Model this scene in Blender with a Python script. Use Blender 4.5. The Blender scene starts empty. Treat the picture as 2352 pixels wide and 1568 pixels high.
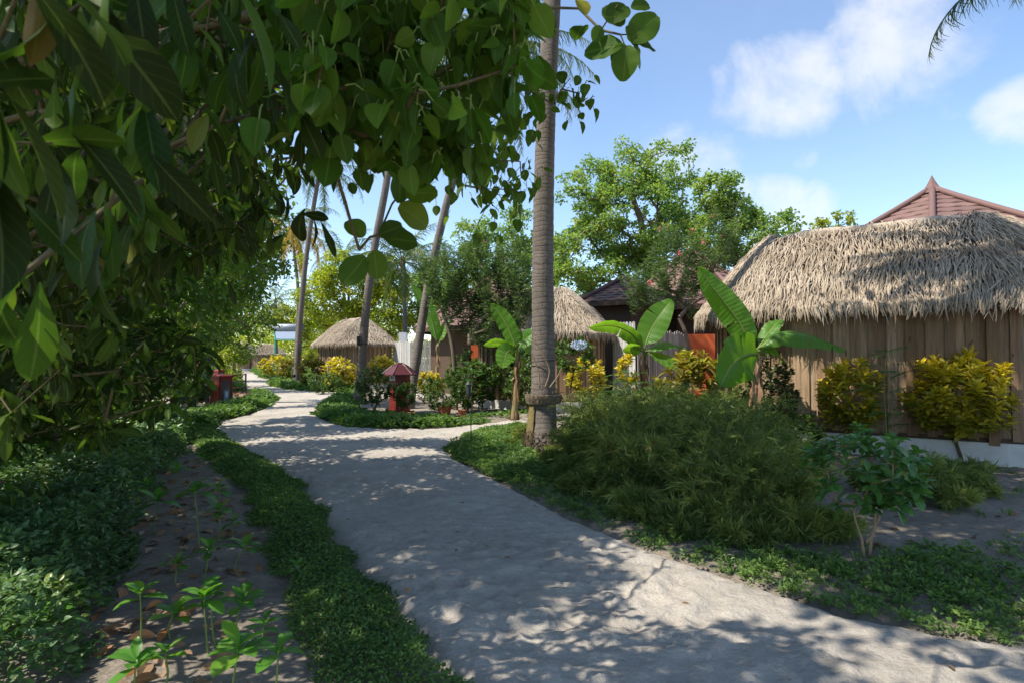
import bpy, math, random
import numpy as np
from mathutils import Vector

# ------------------------------------------------------------------ camera, world, sun, exposure
S = bpy.context.scene
COL = S.collection
W, H = 2352.0, 1568.0            # working pixel grid of the photograph
LENS = 20.0
FPX = W * LENS / 36.0
CAMZ = 1.6
PITCH = math.atan((825 - 784) / FPX)
cam = bpy.data.cameras.new('camera'); camo = bpy.data.objects.new('camera', cam); COL.objects.link(camo)
cam.lens = LENS; cam.sensor_width = 36.0; cam.clip_start = 0.05; cam.clip_end = 3000
camo.location = (0, 0, CAMZ); camo.rotation_euler = (math.pi / 2 + PITCH, 0, 0)
cam.dof.use_dof = True; cam.dof.focus_distance = 9.0; cam.dof.aperture_fstop = 5.0
S.camera = camo
S.view_settings.view_transform = 'Standard'; S.view_settings.look = 'None'
S.view_settings.gamma = 1.0; S.view_settings.use_curve_mapping = False
S.view_settings.exposure = 0.85
S.render.engine = 'CYCLES'
S.cycles.use_denoising = True
S.cycles.max_bounces = 7; S.cycles.diffuse_bounces = 3; S.cycles.glossy_bounces = 2
S.cycles.transmission_bounces = 4; S.cycles.transparent_max_bounces = 4
S.cycles.caustics_reflective = False; S.cycles.caustics_refractive = False
S.cycles.sample_clamp_indirect = 6.0

TO_SUN = Vector((-0.54, -0.18, 0.82)).normalized()
SUN_EL = math.asin(TO_SUN.z); SUN_ROT = math.atan2(TO_SUN.x, TO_SUN.y)
sl = bpy.data.lights.new('sun', 'SUN'); slo = bpy.data.objects.new('sun', sl); COL.objects.link(slo)
sl.energy = 4.3; sl.angle = math.radians(0.5); sl.color = (1.0, 0.93, 0.82)
slo.rotation_euler = TO_SUN.to_track_quat('Z', 'Y').to_euler(); slo.location = (-20, 4, 30)

world = bpy.data.worlds.new('World'); S.world = world; world.use_nodes = True
def build_world():
    nt = world.node_tree; N = nt.nodes; L = nt.links
    bg = N['Background']; bg.inputs['Strength'].default_value = 0.15
    sky = N.new('ShaderNodeTexSky'); sky.sky_type = 'NISHITA'; sky.sun_disc = False
    sky.sun_elevation = SUN_EL; sky.sun_rotation = SUN_ROT
    sky.air_density = 1.0; sky.dust_density = 0.25; sky.ozone_density = 2.2; sky.altitude = 0
    tc = N.new('ShaderNodeTexCoord')
    def math_(op, a, b=None, c=None):
        n = N.new('ShaderNodeMath'); n.operation = op
        for i, v in enumerate((a, b, c)):
            if v is None: continue
            if isinstance(v, (int, float)): n.inputs[i].default_value = v
            else: L.new(v, n.inputs[i])
        return n.outputs[0]
    # cloud banks fixed to directions of the real sky
    total = None
    for (px, py, rad, amp) in CLOUDS:
        d = pixel_dir(px, py).normalized()
        dp = N.new('ShaderNodeVectorMath'); dp.operation = 'DOT_PRODUCT'
        L.new(tc.outputs['Generated'], dp.inputs[0]); dp.inputs[1].default_value = d
        mr = N.new('ShaderNodeMapRange'); mr.interpolation_type = 'SMOOTHSTEP'
        mr.inputs['From Min'].default_value = math.cos(rad); mr.inputs['From Max'].default_value = 1.0
        mr.inputs['To Min'].default_value = 0; mr.inputs['To Max'].default_value = amp
        L.new(dp.outputs['Value'], mr.inputs['Value'])
        total = mr.outputs[0] if total is None else math_('MAXIMUM', total, mr.outputs[0])
    nz = N.new('ShaderNodeTexNoise'); nz.inputs['Scale'].default_value = 7.0
    nz.inputs['Detail'].default_value = 8; nz.inputs['Roughness'].default_value = 0.58; nz.inputs['Distortion'].default_value = 0.25
    L.new(tc.outputs['Generated'], nz.inputs['Vector'])
    wisp = N.new('ShaderNodeTexNoise'); wisp.inputs['Scale'].default_value = 2.2; wisp.inputs['Detail'].default_value = 6
    L.new(tc.outputs['Generated'], wisp.inputs['Vector'])
    m = math_('MULTIPLY_ADD', nz.outputs['Fac'], 2.1, -1.03)
    m = math_('ADD', m, total)
    mr = N.new('ShaderNodeMapRange'); mr.interpolation_type = 'SMOOTHSTEP'
    mr.inputs['From Min'].default_value = 0.28; mr.inputs['From Max'].default_value = 1.05
    mr.inputs['To Max'].default_value = 0.74
    L.new(m, mr.inputs['Value'])
    wm = N.new('ShaderNodeMapRange'); wm.inputs['From Min'].default_value = 0.42; wm.inputs['From Max'].default_value = 0.8
    wm.inputs['To Max'].default_value = 0.14; L.new(wisp.outputs['Fac'], wm.inputs['Value'])
    fac = math_('MAXIMUM', mr.outputs[0], wm.outputs[0])
    mix = N.new('ShaderNodeMix'); mix.data_type = 'RGBA'
    L.new(fac, mix.inputs['Factor']); L.new(sky.outputs[0], mix.inputs['A'])
    mix.inputs['B'].default_value = CLOUD_RGB
    L.new(mix.outputs['Result'], bg.inputs['Color'])
CLOUD_RGB = (3.9, 3.95, 4.1, 1)
CLOUDS = [(1790, 205, 0.12, 0.92), (1690, 225, 0.08, 0.72), (1860, 190, 0.07, 0.75), (2080, 60, 0.17, 0.60), (2200, 110, 0.10, 0.42), (1560, 325, 0.09, 0.7), (1640, 350, 0.08, 0.6),
          (1790, 465, 0.07, 0.75), (1860, 475, 0.06, 0.62), (1720, 460, 0.06, 0.55), (1845, 370, 0.035, 0.5), (2330, 255, 0.06, 0.62)]

# ------------------------------------------------------------------ pixel -> place
def pixel_dir(px, py):
    x = (px - W / 2) / FPX; y = (H / 2 - py) / FPX
    c, s = math.cos(PITCH), math.sin(PITCH)
    return Vector((x, c - y * s, s + y * c))
def P(px, py, d):
    v = pixel_dir(px, py); v = v * (d / v.y); return np.array((v.x, v.y, v.z + CAMZ))
def G(px, py, z=0.0):
    v = pixel_dir(px, py); t = (z - CAMZ) / v.z; return np.array((v.x * t, v.y * t, z))
def GX(px, d, z=0.0):            # ground point under image column px at depth d
    p = P(px, 825, d); p[2] = z; return p
build_world()

# ------------------------------------------------------------------ numpy helpers
rng = np.random.default_rng(7)
def nrm(v):
    v = np.asarray(v, float); return v / np.maximum(np.linalg.norm(v, axis=-1, keepdims=True), 1e-9)
def vnoise(x, y, seed=0):
    r = np.random.default_rng(seed).random((256, 256))
    xi = np.floor(x).astype(int); yi = np.floor(y).astype(int); fx = x - xi; fy = y - yi
    fx = fx * fx * (3 - 2 * fx); fy = fy * fy * (3 - 2 * fy)
    g = lambda a, b: r[a % 256, b % 256]
    return (g(xi, yi) * (1 - fx) + g(xi + 1, yi) * fx) * (1 - fy) + (g(xi, yi + 1) * (1 - fx) + g(xi + 1, yi + 1) * fx) * fy
def fbm(x, y, seed=0, o=4):
    s = 0; a = 1; t = 0
    for k in range(o):
        s = s + a * vnoise(x * 2**k, y * 2**k, seed + k); t += a; a *= .5
    return s / t
def sdist(pts, poly):            # signed distance to a polygon, positive inside
    pts = np.asarray(pts)[:, :2]; poly = np.asarray(poly)[:, :2]
    a = poly; b = np.roll(poly, -1, 0)
    d = np.full(len(pts), 1e9); ins = np.zeros(len(pts), bool)
    for p, q in zip(a, b):
        e = q - p; w = pts - p; L = max(e @ e, 1e-12)
        t = np.clip(w @ e / L, 0, 1); dd = np.linalg.norm(w - t[:, None] * e, axis=1); d = np.minimum(d, dd)
        c = ((p[1] > pts[:, 1]) != (q[1] > pts[:, 1]))
        xx = p[0] + (pts[:, 1] - p[1]) / (e[1] if abs(e[1]) > 1e-12 else 1e-12) * e[0]
        ins ^= c & (pts[:, 0] < xx)
    return np.where(ins, d, -d)
def smooth(pts, n=6):            # Catmull-Rom through points
    pts = np.asarray(pts, float); q = np.vstack([2 * pts[0] - pts[1], pts, 2 * pts[-1] - pts[-2]]); out = []
    t = np.linspace(0, 1, n, endpoint=False)[:, None]
    for i in range(1, len(q) - 2):
        a, b, c, d = q[i - 1], q[i], q[i + 1], q[i + 2]
        out.append(.5 * ((2 * b) + (-a + c) * t + (2 * a - 5 * b + 4 * c - d) * t**2 + (-a + 3 * b - 3 * c + d) * t**3))
    return np.vstack(out + [pts[-1:]])

class MB:
    """collects geometry for ONE mesh object; every vertex carries (across, along, random)"""
    def __init__(s): s.V = []; s.A = []; s.Q = []; s.T = []; s.QM = []; s.TM = []; s.n = 0
    def add(s, V, quads=None, tris=None, attr=None, mat=0):
        V = np.asarray(V, float).reshape(-1, 3); k = len(V)
        if attr is None: attr = np.tile((0., 0., rng.random()), (k, 1))
        s.V.append(V); s.A.append(np.broadcast_to(attr, (k, 3)))
        if quads is not None and len(quads):
            q = np.asarray(quads, int).reshape(-1, 4) + s.n; s.Q.append(q); s.QM.append(np.full(len(q), mat))
        if tris is not None and len(tris):
            t = np.asarray(tris, int).reshape(-1, 3) + s.n; s.T.append(t); s.TM.append(np.full(len(t), mat))
        s.n += k
    def box(s, c, size, rot=0.0, attr=None, mat=0, taper=1.0):
        x, y, z = np.array(size) / 2
        v = np.array([(-x, -y, -z), (x, -y, -z), (x, y, -z), (-x, y, -z), (-x * taper, -y * taper, z), (x * taper, -y * taper, z), (x * taper, y * taper, z), (-x * taper, y * taper, z)])
        cr, sr = math.cos(rot), math.sin(rot); R = np.array([(cr, -sr, 0), (sr, cr, 0), (0, 0, 1)])
        s.add(v @ R.T + np.array(c), [(3, 2, 1, 0), (4, 5, 6, 7), (0, 1, 5, 4), (1, 2, 6, 5), (2, 3, 7, 6), (3, 0, 4, 7)], attr=attr, mat=mat)
    def tube(s, pts, rad, sides=6, mat=0, cap=True, rand=None, wob=0.0):
        pts = np.asarray(pts, float); n = len(pts); rad = np.broadcast_to(rad, (n,)).astype(float)
        t = nrm(np.gradient(pts, axis=0)); ref = np.array((1., 0, 0)) if abs(t[0, 0]) < .8 else np.array((0., 1, 0))
        u = np.zeros_like(t); a = nrm(ref - t[0] * (ref @ t[0]))
        for i in range(n):
            a = a - t[i] * (a @ t[i]); a = a / max(np.linalg.norm(a), 1e-9); u[i] = a
        w = np.cross(t, u); an = np.arange(sides) / sides * 2 * math.pi
        R = rad[:, None, None] * (1 + (wob * (rng.random((n, sides, 1)) - .5) if wob else 0))
        V = pts[:, None] + R * (np.cos(an)[None, :, None] * u[:, None] + np.sin(an)[None, :, None] * w[:, None])
        i = np.arange(n - 1)[:, None] * sides; j = np.arange(sides)[None]; k = (j + 1) % sides
        q = np.stack([i + j, i + k, i + sides + k, i + sides + j], -1).reshape(-1, 4)
        L = np.concatenate([[0], np.cumsum(np.linalg.norm(np.diff(pts, axis=0), axis=1))])
        at = np.zeros((n, sides, 3)); at[:, :, 0] = np.arange(sides) / sides; at[:, :, 1] = L[:, None]; at[:, :, 2] = rng.random() if rand is None else rand
        V = V.reshape(-1, 3); at = at.reshape(-1, 3); tr = None
        if cap:
            V = np.vstack([V, pts[:1], pts[-1:]]); at = np.vstack([at, at[:1], at[-1:]]); m = n * sides
            tr = [(m, (x + 1) % sides, x) for x in range(sides)] + [(m + 1, (n - 1) * sides + x, (n - 1) * sides + (x + 1) % sides) for x in range(sides)]
        s.add(V, q, tr, attr=at, mat=mat)
    def lathe(s, c, prof, sides=16, mat=0, rot=0.0, attr=None):
        prof = np.asarray(prof, float); n = len(prof); an = rot + np.arange(sides) / sides * 2 * math.pi
        V = np.zeros((n, sides, 3)); V[:, :, 0] = prof[:, :1] * np.cos(an); V[:, :, 1] = prof[:, :1] * np.sin(an); V[:, :, 2] = prof[:, 1:2]
        i = np.arange(n - 1)[:, None] * sides; j = np.arange(sides)[None]; k = (j + 1) % sides
        q = np.stack([i + j, i + k, i + sides + k, i + sides + j], -1).reshape(-1, 4)
        s.add(V.reshape(-1, 3) + np.array(c), q, attr=attr, mat=mat)
    def scatter(s, tmpls, pos, dirs, ups, size, rand=None, width=None, mat=0):
        """copies of leaf templates: y along dirs, z near ups"""
        pos = np.asarray(pos, float); N = len(pos)
        if N == 0: return
        Y = nrm(np.broadcast_to(dirs, (N, 3))); U = np.broadcast_to(ups, (N, 3)).astype(float)
        U = U + 1e-3 * rng.standard_normal((N, 3)); X = nrm(np.cross(Y, U)); Z = np.cross(X, Y)
        size = np.broadcast_to(size, (N,)); width = np.ones(N) if width is None else np.broadcast_to(width, (N,))
        rand = rng.random(N) if rand is None else np.broadcast_to(rand, (N,))
        which = rng.integers(0, len(tmpls), N)
        for k, (tv, tq, ta) in enumerate(tmpls):
            I = np.where(which == k)[0]
            if not len(I): continue
            m = len(tv)
            V = pos[I, None] + size[I, None, None] * (tv[None, :, :1] * width[I, None, None] * X[I, None] + tv[None, :, 1:2] * Y[I, None] + tv[None, :, 2:] * Z[I, None])
            A = np.empty((len(I), m, 3)); A[:, :, :2] = ta; A[:, :, 2] = rand[I, None]
            q = (tq[None] + (np.arange(len(I)) * m)[:, None, None]).reshape(-1, tq.shape[1])
            if tq.shape[1] == 4: s.add(V.reshape(-1, 3), q, attr=A.reshape(-1, 3), mat=mat)
            else: s.add(V.reshape(-1, 3), None, q, attr=A.reshape(-1, 3), mat=mat)
    def build(s, name, mats, parent=None, smooth=False, loc=None):
        if not isinstance(mats, (list, tuple)): mats = [mats]
        me = bpy.data.meshes.new(name)
        V = np.vstack(s.V); A = np.vstack(s.A)
        off = np.zeros(3) if loc is None else np.asarray(loc, float)
        V = V - off
        me.vertices.add(len(V)); me.vertices.foreach_set('co', V.astype(np.float32).ravel())
        q = np.vstack(s.Q) if s.Q else np.zeros((0, 4), int); t = np.vstack(s.T) if s.T else np.zeros((0, 3), int)
        me.loops.add(q.size + t.size); me.loops.foreach_set('vertex_index', np.concatenate([q.ravel(), t.ravel()]).astype(np.int32))
        nf = len(q) + len(t); me.polygons.add(nf)
        st = np.concatenate([np.arange(len(q)) * 4, q.size + np.arange(len(t)) * 3]).astype(np.int32)
        me.polygons.foreach_set('loop_start', st)
        mi = np.concatenate((s.QM if s.Q else []) + (s.TM if s.T else [])).astype(np.int32)
        for m in mats: me.materials.append(m)
        me.polygons.foreach_set('material_index', mi)
        me.polygons.foreach_set('use_smooth', np.full(nf, bool(smooth)))
        at = me.attributes.new('leaf', 'FLOAT_VECTOR', 'POINT'); at.data.foreach_set('vector', A.astype(np.float32).ravel())
        me.update(calc_edges=True); me.validate()
        o = bpy.data.objects.new(name, me); COL.objects.link(o)
        if parent is not None: o.parent = parent; o.location = off - np.array(WPOS.get(parent.name, (0, 0, 0))) if loc is not None else -np.array(WPOS.get(parent.name, (0, 0, 0)))
        elif loc is not None: o.location = off
        WPOS[o.name] = tuple(off) if loc is not None else (0., 0., 0.)
        return o
WPOS = {}
def thing(name, label, cat, loc, group=None):
    o = bpy.data.objects.new(name, None); COL.objects.link(o); o.location = tuple(loc); o.empty_display_size = .2
    WPOS[o.name] = tuple(float(v) for v in loc); return tag(o, label, cat, group)
def tag(o, label, cat, group=None):
    o['label'] = label; o['category'] = cat
    if group: o['group'] = group
    return o
def kind(o, k): o['kind'] = k; return o
def relabel(o, label): o['label'] = label

# ------------------------------------------------------------------ leaf templates
def leaf_tmpl(profile, n=6, cols=2, fold=.25, droop=.25, wave=0.0, twist=0.0, petiole=0.0):
    """profile(t)-> half width (fraction of length)"""
    t = np.linspace(0, 1, n + 1); w = np.array([profile(x) for x in t]); c = np.linspace(-1, 1, 2 * cols + 1)
    Tt, Cc = np.meshgrid(t, c, indexing='ij'); Ww = np.repeat(w[:, None], len(c), 1)
    ang = droop * Tt * 1.6
    y = np.zeros_like(t); z = np.zeros_like(t)
    for i in range(1, n + 1):
        a = droop * 1.6 * (t[i] + t[i - 1]) / 2; y[i] = y[i - 1] + math.cos(a) / n; z[i] = z[i - 1] - math.sin(a) / n
    X = Cc * Ww * math.cos(fold); Z = np.abs(Cc) * Ww * math.sin(fold) + z[:, None] + wave * np.sin(Tt * 17 + Cc * 2) * np.abs(Cc) * .25 * Ww * 4
    tw = twist * Tt; X2 = X * np.cos(tw) - (Z - z[:, None]) * np.sin(tw); Z = (Z - z[:, None]) * np.cos(tw) + X * np.sin(tw) + z[:, None]
    Y = np.repeat(y[:, None], len(c), 1) + petiole
    V = np.stack([X2, Y, Z], -1).reshape(-1, 3); m = len(c)
    i = np.arange(n)[:, None] * m; j = np.arange(m - 1)[None]
    q = np.stack([i + j, i + j + 1, i + m + j + 1, i + m + j], -1).reshape(-1, 4)
    A = np.stack([Cc, Tt], -1).reshape(-1, 2)
    return V, q, A
def tri_tmpl(w=.25, fold=.3, droop=.2, tip=1.0):      # two triangles folded along the midrib
    V = np.array([(0, 0, 0), (w, .45, w * fold), (0, tip, -droop), (-w, .45, w * fold)])
    return V, np.array([(0, 1, 2), (0, 2, 3)]), np.array([(0, 0), (1, .45), (0, 1), (-1, .45)])
def pr_obov(t): return .155 * (math.sin(math.pi * min(1, t**1.45)) ** .75) * (1.05 if t > .03 else .3) + (.012 if t < .05 else 0)
def pr_ellip(t): return .27 * max(0, math.sin(math.pi * t)) ** .8 + (.01 if t < .05 else 0)
def pr_heart(t): return .44 * (max(0, math.sin(math.pi * min(1, t * .86 + .14))) ** .8) * (1 if t > .001 else .55) * (1.0 - .25 * t)
def pr_round(t): return .42 * max(0, math.sin(math.pi * (t * .94 + .03))) ** .62
def pr_lance(t): return .12 * max(0, math.sin(math.pi * t)) ** .8 + (.008 if t < .05 else 0)
def pr_spat(t): return .17 * max(0, math.sin(math.pi * t**1.3)) ** .8 + .02 * (1 - t)
BIG = [leaf_tmpl(pr_obov, 11, 2, f, d, w, tw) for f, d, w, tw in ((.35, .3, .05, .1), (.2, .5, .08, -.3), (.5, .2, .06, .2), (.3, .75, .03, .35), (.15, .12, .09, -.1))]
BIGM = [leaf_tmpl(pr_obov, 4, 1, f, d, .03, tw) for f, d, tw in ((.35, .3, .1), (.2, .6, -.3), (.5, .2, .2))]
HEART = [leaf_tmpl(pr_heart, 10, 2, f, d, w, tw) for f, d, w, tw in ((.2, .2, .03, .1), (.4, .35, .05, -.2), (.1, .1, .04, .1))]
ROUND = [leaf_tmpl(pr_round, 16, 3, f, d, w, tw) for f, d, w, tw in ((.12, .15, .04, .05), (.3, .3, .03, -.15), (.2, -.1, .05, .1))]
ELL = [leaf_tmpl(pr_ellip, 4, 1, f, d, .02, tw) for f, d, tw in ((.3, .3, .1), (.2, .6, -.2), (.45, .1, .2))]
ELLH = [leaf_tmpl(pr_ellip, 7, 2, f, d, .05, tw) for f, d, tw in ((.3, .3, .1), (.2, .6, -.2), (.45, .1, .2))]
LANCE = [leaf_tmpl(pr_lance, 3, 1, .35, d, 0, tw) for d, tw in ((.1, 0), (.5, .2), (.3, -.2))]
SPAT = [leaf_tmpl(pr_spat, 6, 1, f, d, .03, tw) for f, d, tw in ((.3, .35, .1), (.2, .6, -.2), (.4, .2, .2))]
SMALL = [tri_tmpl(.26, .3, .15), tri_tmpl(.3, .5, .3), tri_tmpl(.22, .2, -.05)]
SMALLR = [tri_tmpl(.38, .3, .15), tri_tmpl(.42, .45, .25), tri_tmpl(.36, .15, 0)]
NEEDLE = [tri_tmpl(.035, .2, .1), tri_tmpl(.04, .2, .25)]
NARROW = [tri_tmpl(.07, .3, .12), tri_tmpl(.085, .3, .3)]
# ------------------------------------------------------------------ materials
class NT:
    def __init__(s, name):
        s.m = bpy.data.materials.new(name); s.m.use_nodes = True; s.t = s.m.node_tree; s.N = s.t.nodes; s.L = s.t.links
        s.b = s.N['Principled BSDF']; s.out = s.N['Material Output']
    def n(s, typ, **kw):
        x = s.N.new(typ)
        for k, v in kw.items(): setattr(x, k, v)
        return x
    def link(s, a, b): s.L.new(a, b)
    def math(s, op, a, b=None, c=None, clamp=False):
        x = s.N.new('ShaderNodeMath'); x.operation = op; x.use_clamp = clamp
        for i, v in enumerate((a, b, c)):
            if v is None: continue
            if isinstance(v, (int, float)): x.inputs[i].default_value = v
            else: s.L.new(v, x.inputs[i])
        return x.outputs[0]
    def ramp(s, fac, stops, interp='LINEAR'):
        r = s.N.new('ShaderNodeValToRGB'); r.color_ramp.interpolation = interp; e = r.color_ramp.elements
        while len(e) < len(stops): e.new(.5)
        for el, (p, c) in zip(e, stops): el.position = p; el.color = (*c, 1)
        s.L.new(fac, r.inputs[0]); return r.outputs[0]
    def noise(s, scale, vec=None, detail=4, rough=.55, out='Fac'):
        x = s.N.new('ShaderNodeTexNoise'); x.inputs['Scale'].default_value = scale; x.inputs['Detail'].default_value = detail; x.inputs['Roughness'].default_value = rough
        if vec is not None: s.L.new(vec, x.inputs['Vector'])
        return x.outputs[out]
    def mix(s, fac, a, b, blend='MIX'):
        x = s.N.new('ShaderNodeMix'); x.data_type = 'RGBA'; x.blend_type = blend
        for sock, v in ((x.inputs['Factor'], fac), (x.inputs['A'], a), (x.inputs['B'], b)):
            if isinstance(v, (int, float)): sock.default_value = v
            elif isinstance(v, tuple): sock.default_value = (*v, 1)
            else: s.L.new(v, sock)
        return x.outputs['Result']
    def leafattr(s):
        a = s.N.new('ShaderNodeAttribute'); a.attribute_name = 'leaf'; sp = s.N.new('ShaderNodeSeparateXYZ'); s.L.new(a.outputs['Vector'], sp.inputs[0]); return sp.outputs, a.outputs['Vector']
    def pos(s): return s.N.new('ShaderNodeNewGeometry').outputs['Position']
    def obj(s): return s.N.new('ShaderNodeTexCoord').outputs['Object']
    def scaled(s, vec, sc):
        x = s.N.new('ShaderNodeMapping'); x.inputs['Scale'].default_value = sc; s.L.new(vec, x.inputs['Vector']); return x.outputs[0]
    def bump(s, h, strength=.5, dist=.02):
        b = s.N.new('ShaderNodeBump'); b.inputs['Strength'].default_value = strength; b.inputs['Distance'].default_value = dist
        s.L.new(h, b.inputs['Height']); s.L.new(b.outputs[0], s.b.inputs['Normal']); return b
    def set(s, col=None, rough=None, spec=None, metal=None):
        for k, v in (('Base Color', col), ('Roughness', rough), ('Specular IOR Level', spec), ('Metallic', metal)):
            if v is None: continue
            if isinstance(v, (int, float)): s.b.inputs[k].default_value = v
            elif isinstance(v, tuple): s.b.inputs[k].default_value = (*v, 1)
            else: s.L.new(v, s.b.inputs[k])
        return s.m

def leaf_mat(name, stops, trans=.35, rough=.42, spec=.45, vein=.5, tboost=(1.25, 1.35, .7), spots=0.0, tint=None):
    k = NT(name); o, v = k.leafattr()
    col = k.ramp(o[2], stops)
    big = k.noise(.55, k.pos(), 2)                       # natural clump to clump colour change
    col = k.mix(k.math('MULTIPLY', k.math('SUBTRACT', big, .35, clamp=True), .9), col, k.mix(.5, col, stops[-1][1]))
    if vein:
        mid = k.math('LESS_THAN', k.math('ABSOLUTE', o[0]), .07)
        side = k.math('FRACT', k.math('MULTIPLY', k.math('SUBTRACT', o[1], k.math('MULTIPLY', k.math('ABSOLUTE', o[0]), .22)), 9.0))
        sv = k.math('MULTIPLY', k.math('LESS_THAN', side, .1), .3)
        f = k.math('MULTIPLY', k.math('MAXIMUM', mid, sv), vein)
        col = k.mix(f, col, k.mix(.45, col, (.30, .36, .10)))
    if spots:
        s = k.noise(60, v, 2); col = k.mix(k.math('MULTIPLY', k.math('GREATER_THAN', s, .68), spots), col, (.16, .10, .03))
    k.set(col, rough, spec)
    tr = k.n('ShaderNodeBsdfTranslucent'); k.link(k.mix(1.0, col, tboost, 'MULTIPLY'), tr.inputs['Color'])
    ms = k.n('ShaderNodeMixShader'); ms.inputs[0].default_value = trans
    k.link(k.b.outputs[0], ms.inputs[1]); k.link(tr.outputs[0], ms.inputs[2]); k.link(ms.outputs[0], k.out.inputs['Surface'])
    return k.m
M = {}
M['big_leaf'] = leaf_mat('large_glossy_leaf', [(0, (.009, .026, .005)), (.5, (.019, .053, .007)), (.82, (.065, .14, .013)), (.95, (.12, .18, .02)), (1, (.20, .11, .04))], .45, .5, .12, .45)
M['heart_leaf'] = leaf_mat('heart_leaf', [(0, (.028, .080, .010)), (.6, (.055, .135, .014)), (.93, (.12, .21, .022)), (1, (.32, .28, .04))], .52, .5, .15, .5)
M['mid_leaf'] = leaf_mat('hedge_tree_leaf', [(0, (.04, .10, .014)), (.5, (.085, .18, .022)), (.88, (.19, .29, .036)), (1, (.34, .28, .05))], .5, .42, .4, .2)
M['sun_leaf'] = leaf_mat('bright_tree_leaf', [(0, (.09, .19, .045)), (.5, (.18, .30, .075)), (.85, (.29, .39, .12)), (.95, (.44, .43, .09)), (1, (.52, .42, .06))], .55, .45, .4, 0)
M['yel_leaf'] = leaf_mat('yellow_green_tree_leaf', [(0, (.12, .20, .018)), (.45, (.25, .32, .03)), (.85, (.42, .43, .04)), (1, (.55, .45, .05))], .5, .45, .4, 0)
M['dark_leaf'] = leaf_mat('oleander_leaf', [(0, (.055, .11, .04)), (.6, (.11, .18, .065)), (1, (.22, .28, .10))], .45, .45, .4, 0)
M['shrub_leaf'] = leaf_mat('green_shrub_leaf', [(0, (.03, .075, .016)), (.6, (.06, .125, .02)), (1, (.16, .22, .03))], .34, .42, .4, .2)
M['cover_leaf'] = leaf_mat('ground_cover_leaf', [(0, (.06, .12, .03)), (.6, (.115, .21, .05)), (1, (.25, .35, .08))], .4, .45, .35, 0)
M['under_leaf'] = leaf_mat('small_shrub_leaf', [(0, (.055, .12, .04)), (.55, (.09, .18, .06)), (.9, (.16, .27, .08)), (1, (.30, .36, .08))], .36, .42, .5, .3)
M['seed_leaf'] = leaf_mat('seedling_leaf', [(0, (.05, .17, .018)), (.6, (.08, .24, .024)), (1, (.17, .33, .03))], .40, .42, .4, .6)
M['coffee_leaf'] = leaf_mat('glossy_shrub_leaf', [(0, (.045, .13, .035)), (.7, (.075, .19, .04)), (1, (.16, .32, .04))], .38, .32, .5, .7)
M['croton_leaf'] = leaf_mat('croton_leaf', [(0, (.05, .09, .012)), (.38, (.17, .19, .018)), (.7, (.50, .40, .025)), (1, (.76, .58, .04))], .40, .38, .45, .7, spots=.35)
M['croton_red'] = leaf_mat('croton_dark_leaf', [(0, (.05, .07, .014)), (.45, (.12, .11, .018)), (.72, (.22, .14, .03)), (.86, (.16, .22, .03)), (1, (.5, .42, .03))], .32, .38, .45, .7)
M['ixora_leaf'] = leaf_mat('reddish_shrub_leaf', [(0, (.025, .06, .018)), (.6, (.04, .075, .02)), (.85, (.10, .06, .03)), (1, (.16, .07, .03))], .28, .4, .45, .3)
M['feather'] = leaf_mat('feathery_stem', [(0, (.075, .125, .035)), (.6, (.18, .25, .065)), (1, (.38, .42, .12))], .45, .5, .3, 0)
M['fern'] = leaf_mat('fern_leaf', [(0, (.05, .14, .04)), (1, (.12, .26, .07))], .4, .5, .3, 0)
M['frond'] = leaf_mat('palm_leaflet', [(0, (.035, .085, .02)), (.5, (.075, .145, .03)), (.9, (.16, .21, .05)), (1, (.32, .27, .08))], .3, .4, .45, .3)
M['frond_yellow'] = leaf_mat('yellowed_palm_leaflet', [(0, (.25, .22, .03)), (.4, (.52, .36, .04)), (.8, (.62, .36, .05)), (1, (.42, .19, .05))], .45, .45, .4, .3)
M['banana'] = leaf_mat('banana_leaf', [(0, (.06, .19, .022)), (1, (.11, .28, .03))], .45, .38, .45, 0, (1.5, 1.35, .5))
M['flower_red'] = leaf_mat('red_flower', [(0, (.55, .06, .04)), (1, (.7, .15, .1))], .2, .6, .3, 0)
M['flower_pink'] = leaf_mat('pink_flower', [(0, (.7, .08, .16)), (1, (.8, .25, .3))], .2, .6, .3, 0)
M['flower_white'] = leaf_mat('pale_blue_flower', [(0, (.45, .55, .75)), (1, (.7, .78, .9))], .2, .6, .3, 0, (1, 1, 1))
M['litter'] = leaf_mat('dead_leaf', [(0, (.14, .09, .055)), (.5, (.24, .15, .09)), (.85, (.36, .25, .17)), (1, (.40, .16, .05))], .12, .7, .2, .5, (1, .8, .6))

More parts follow.
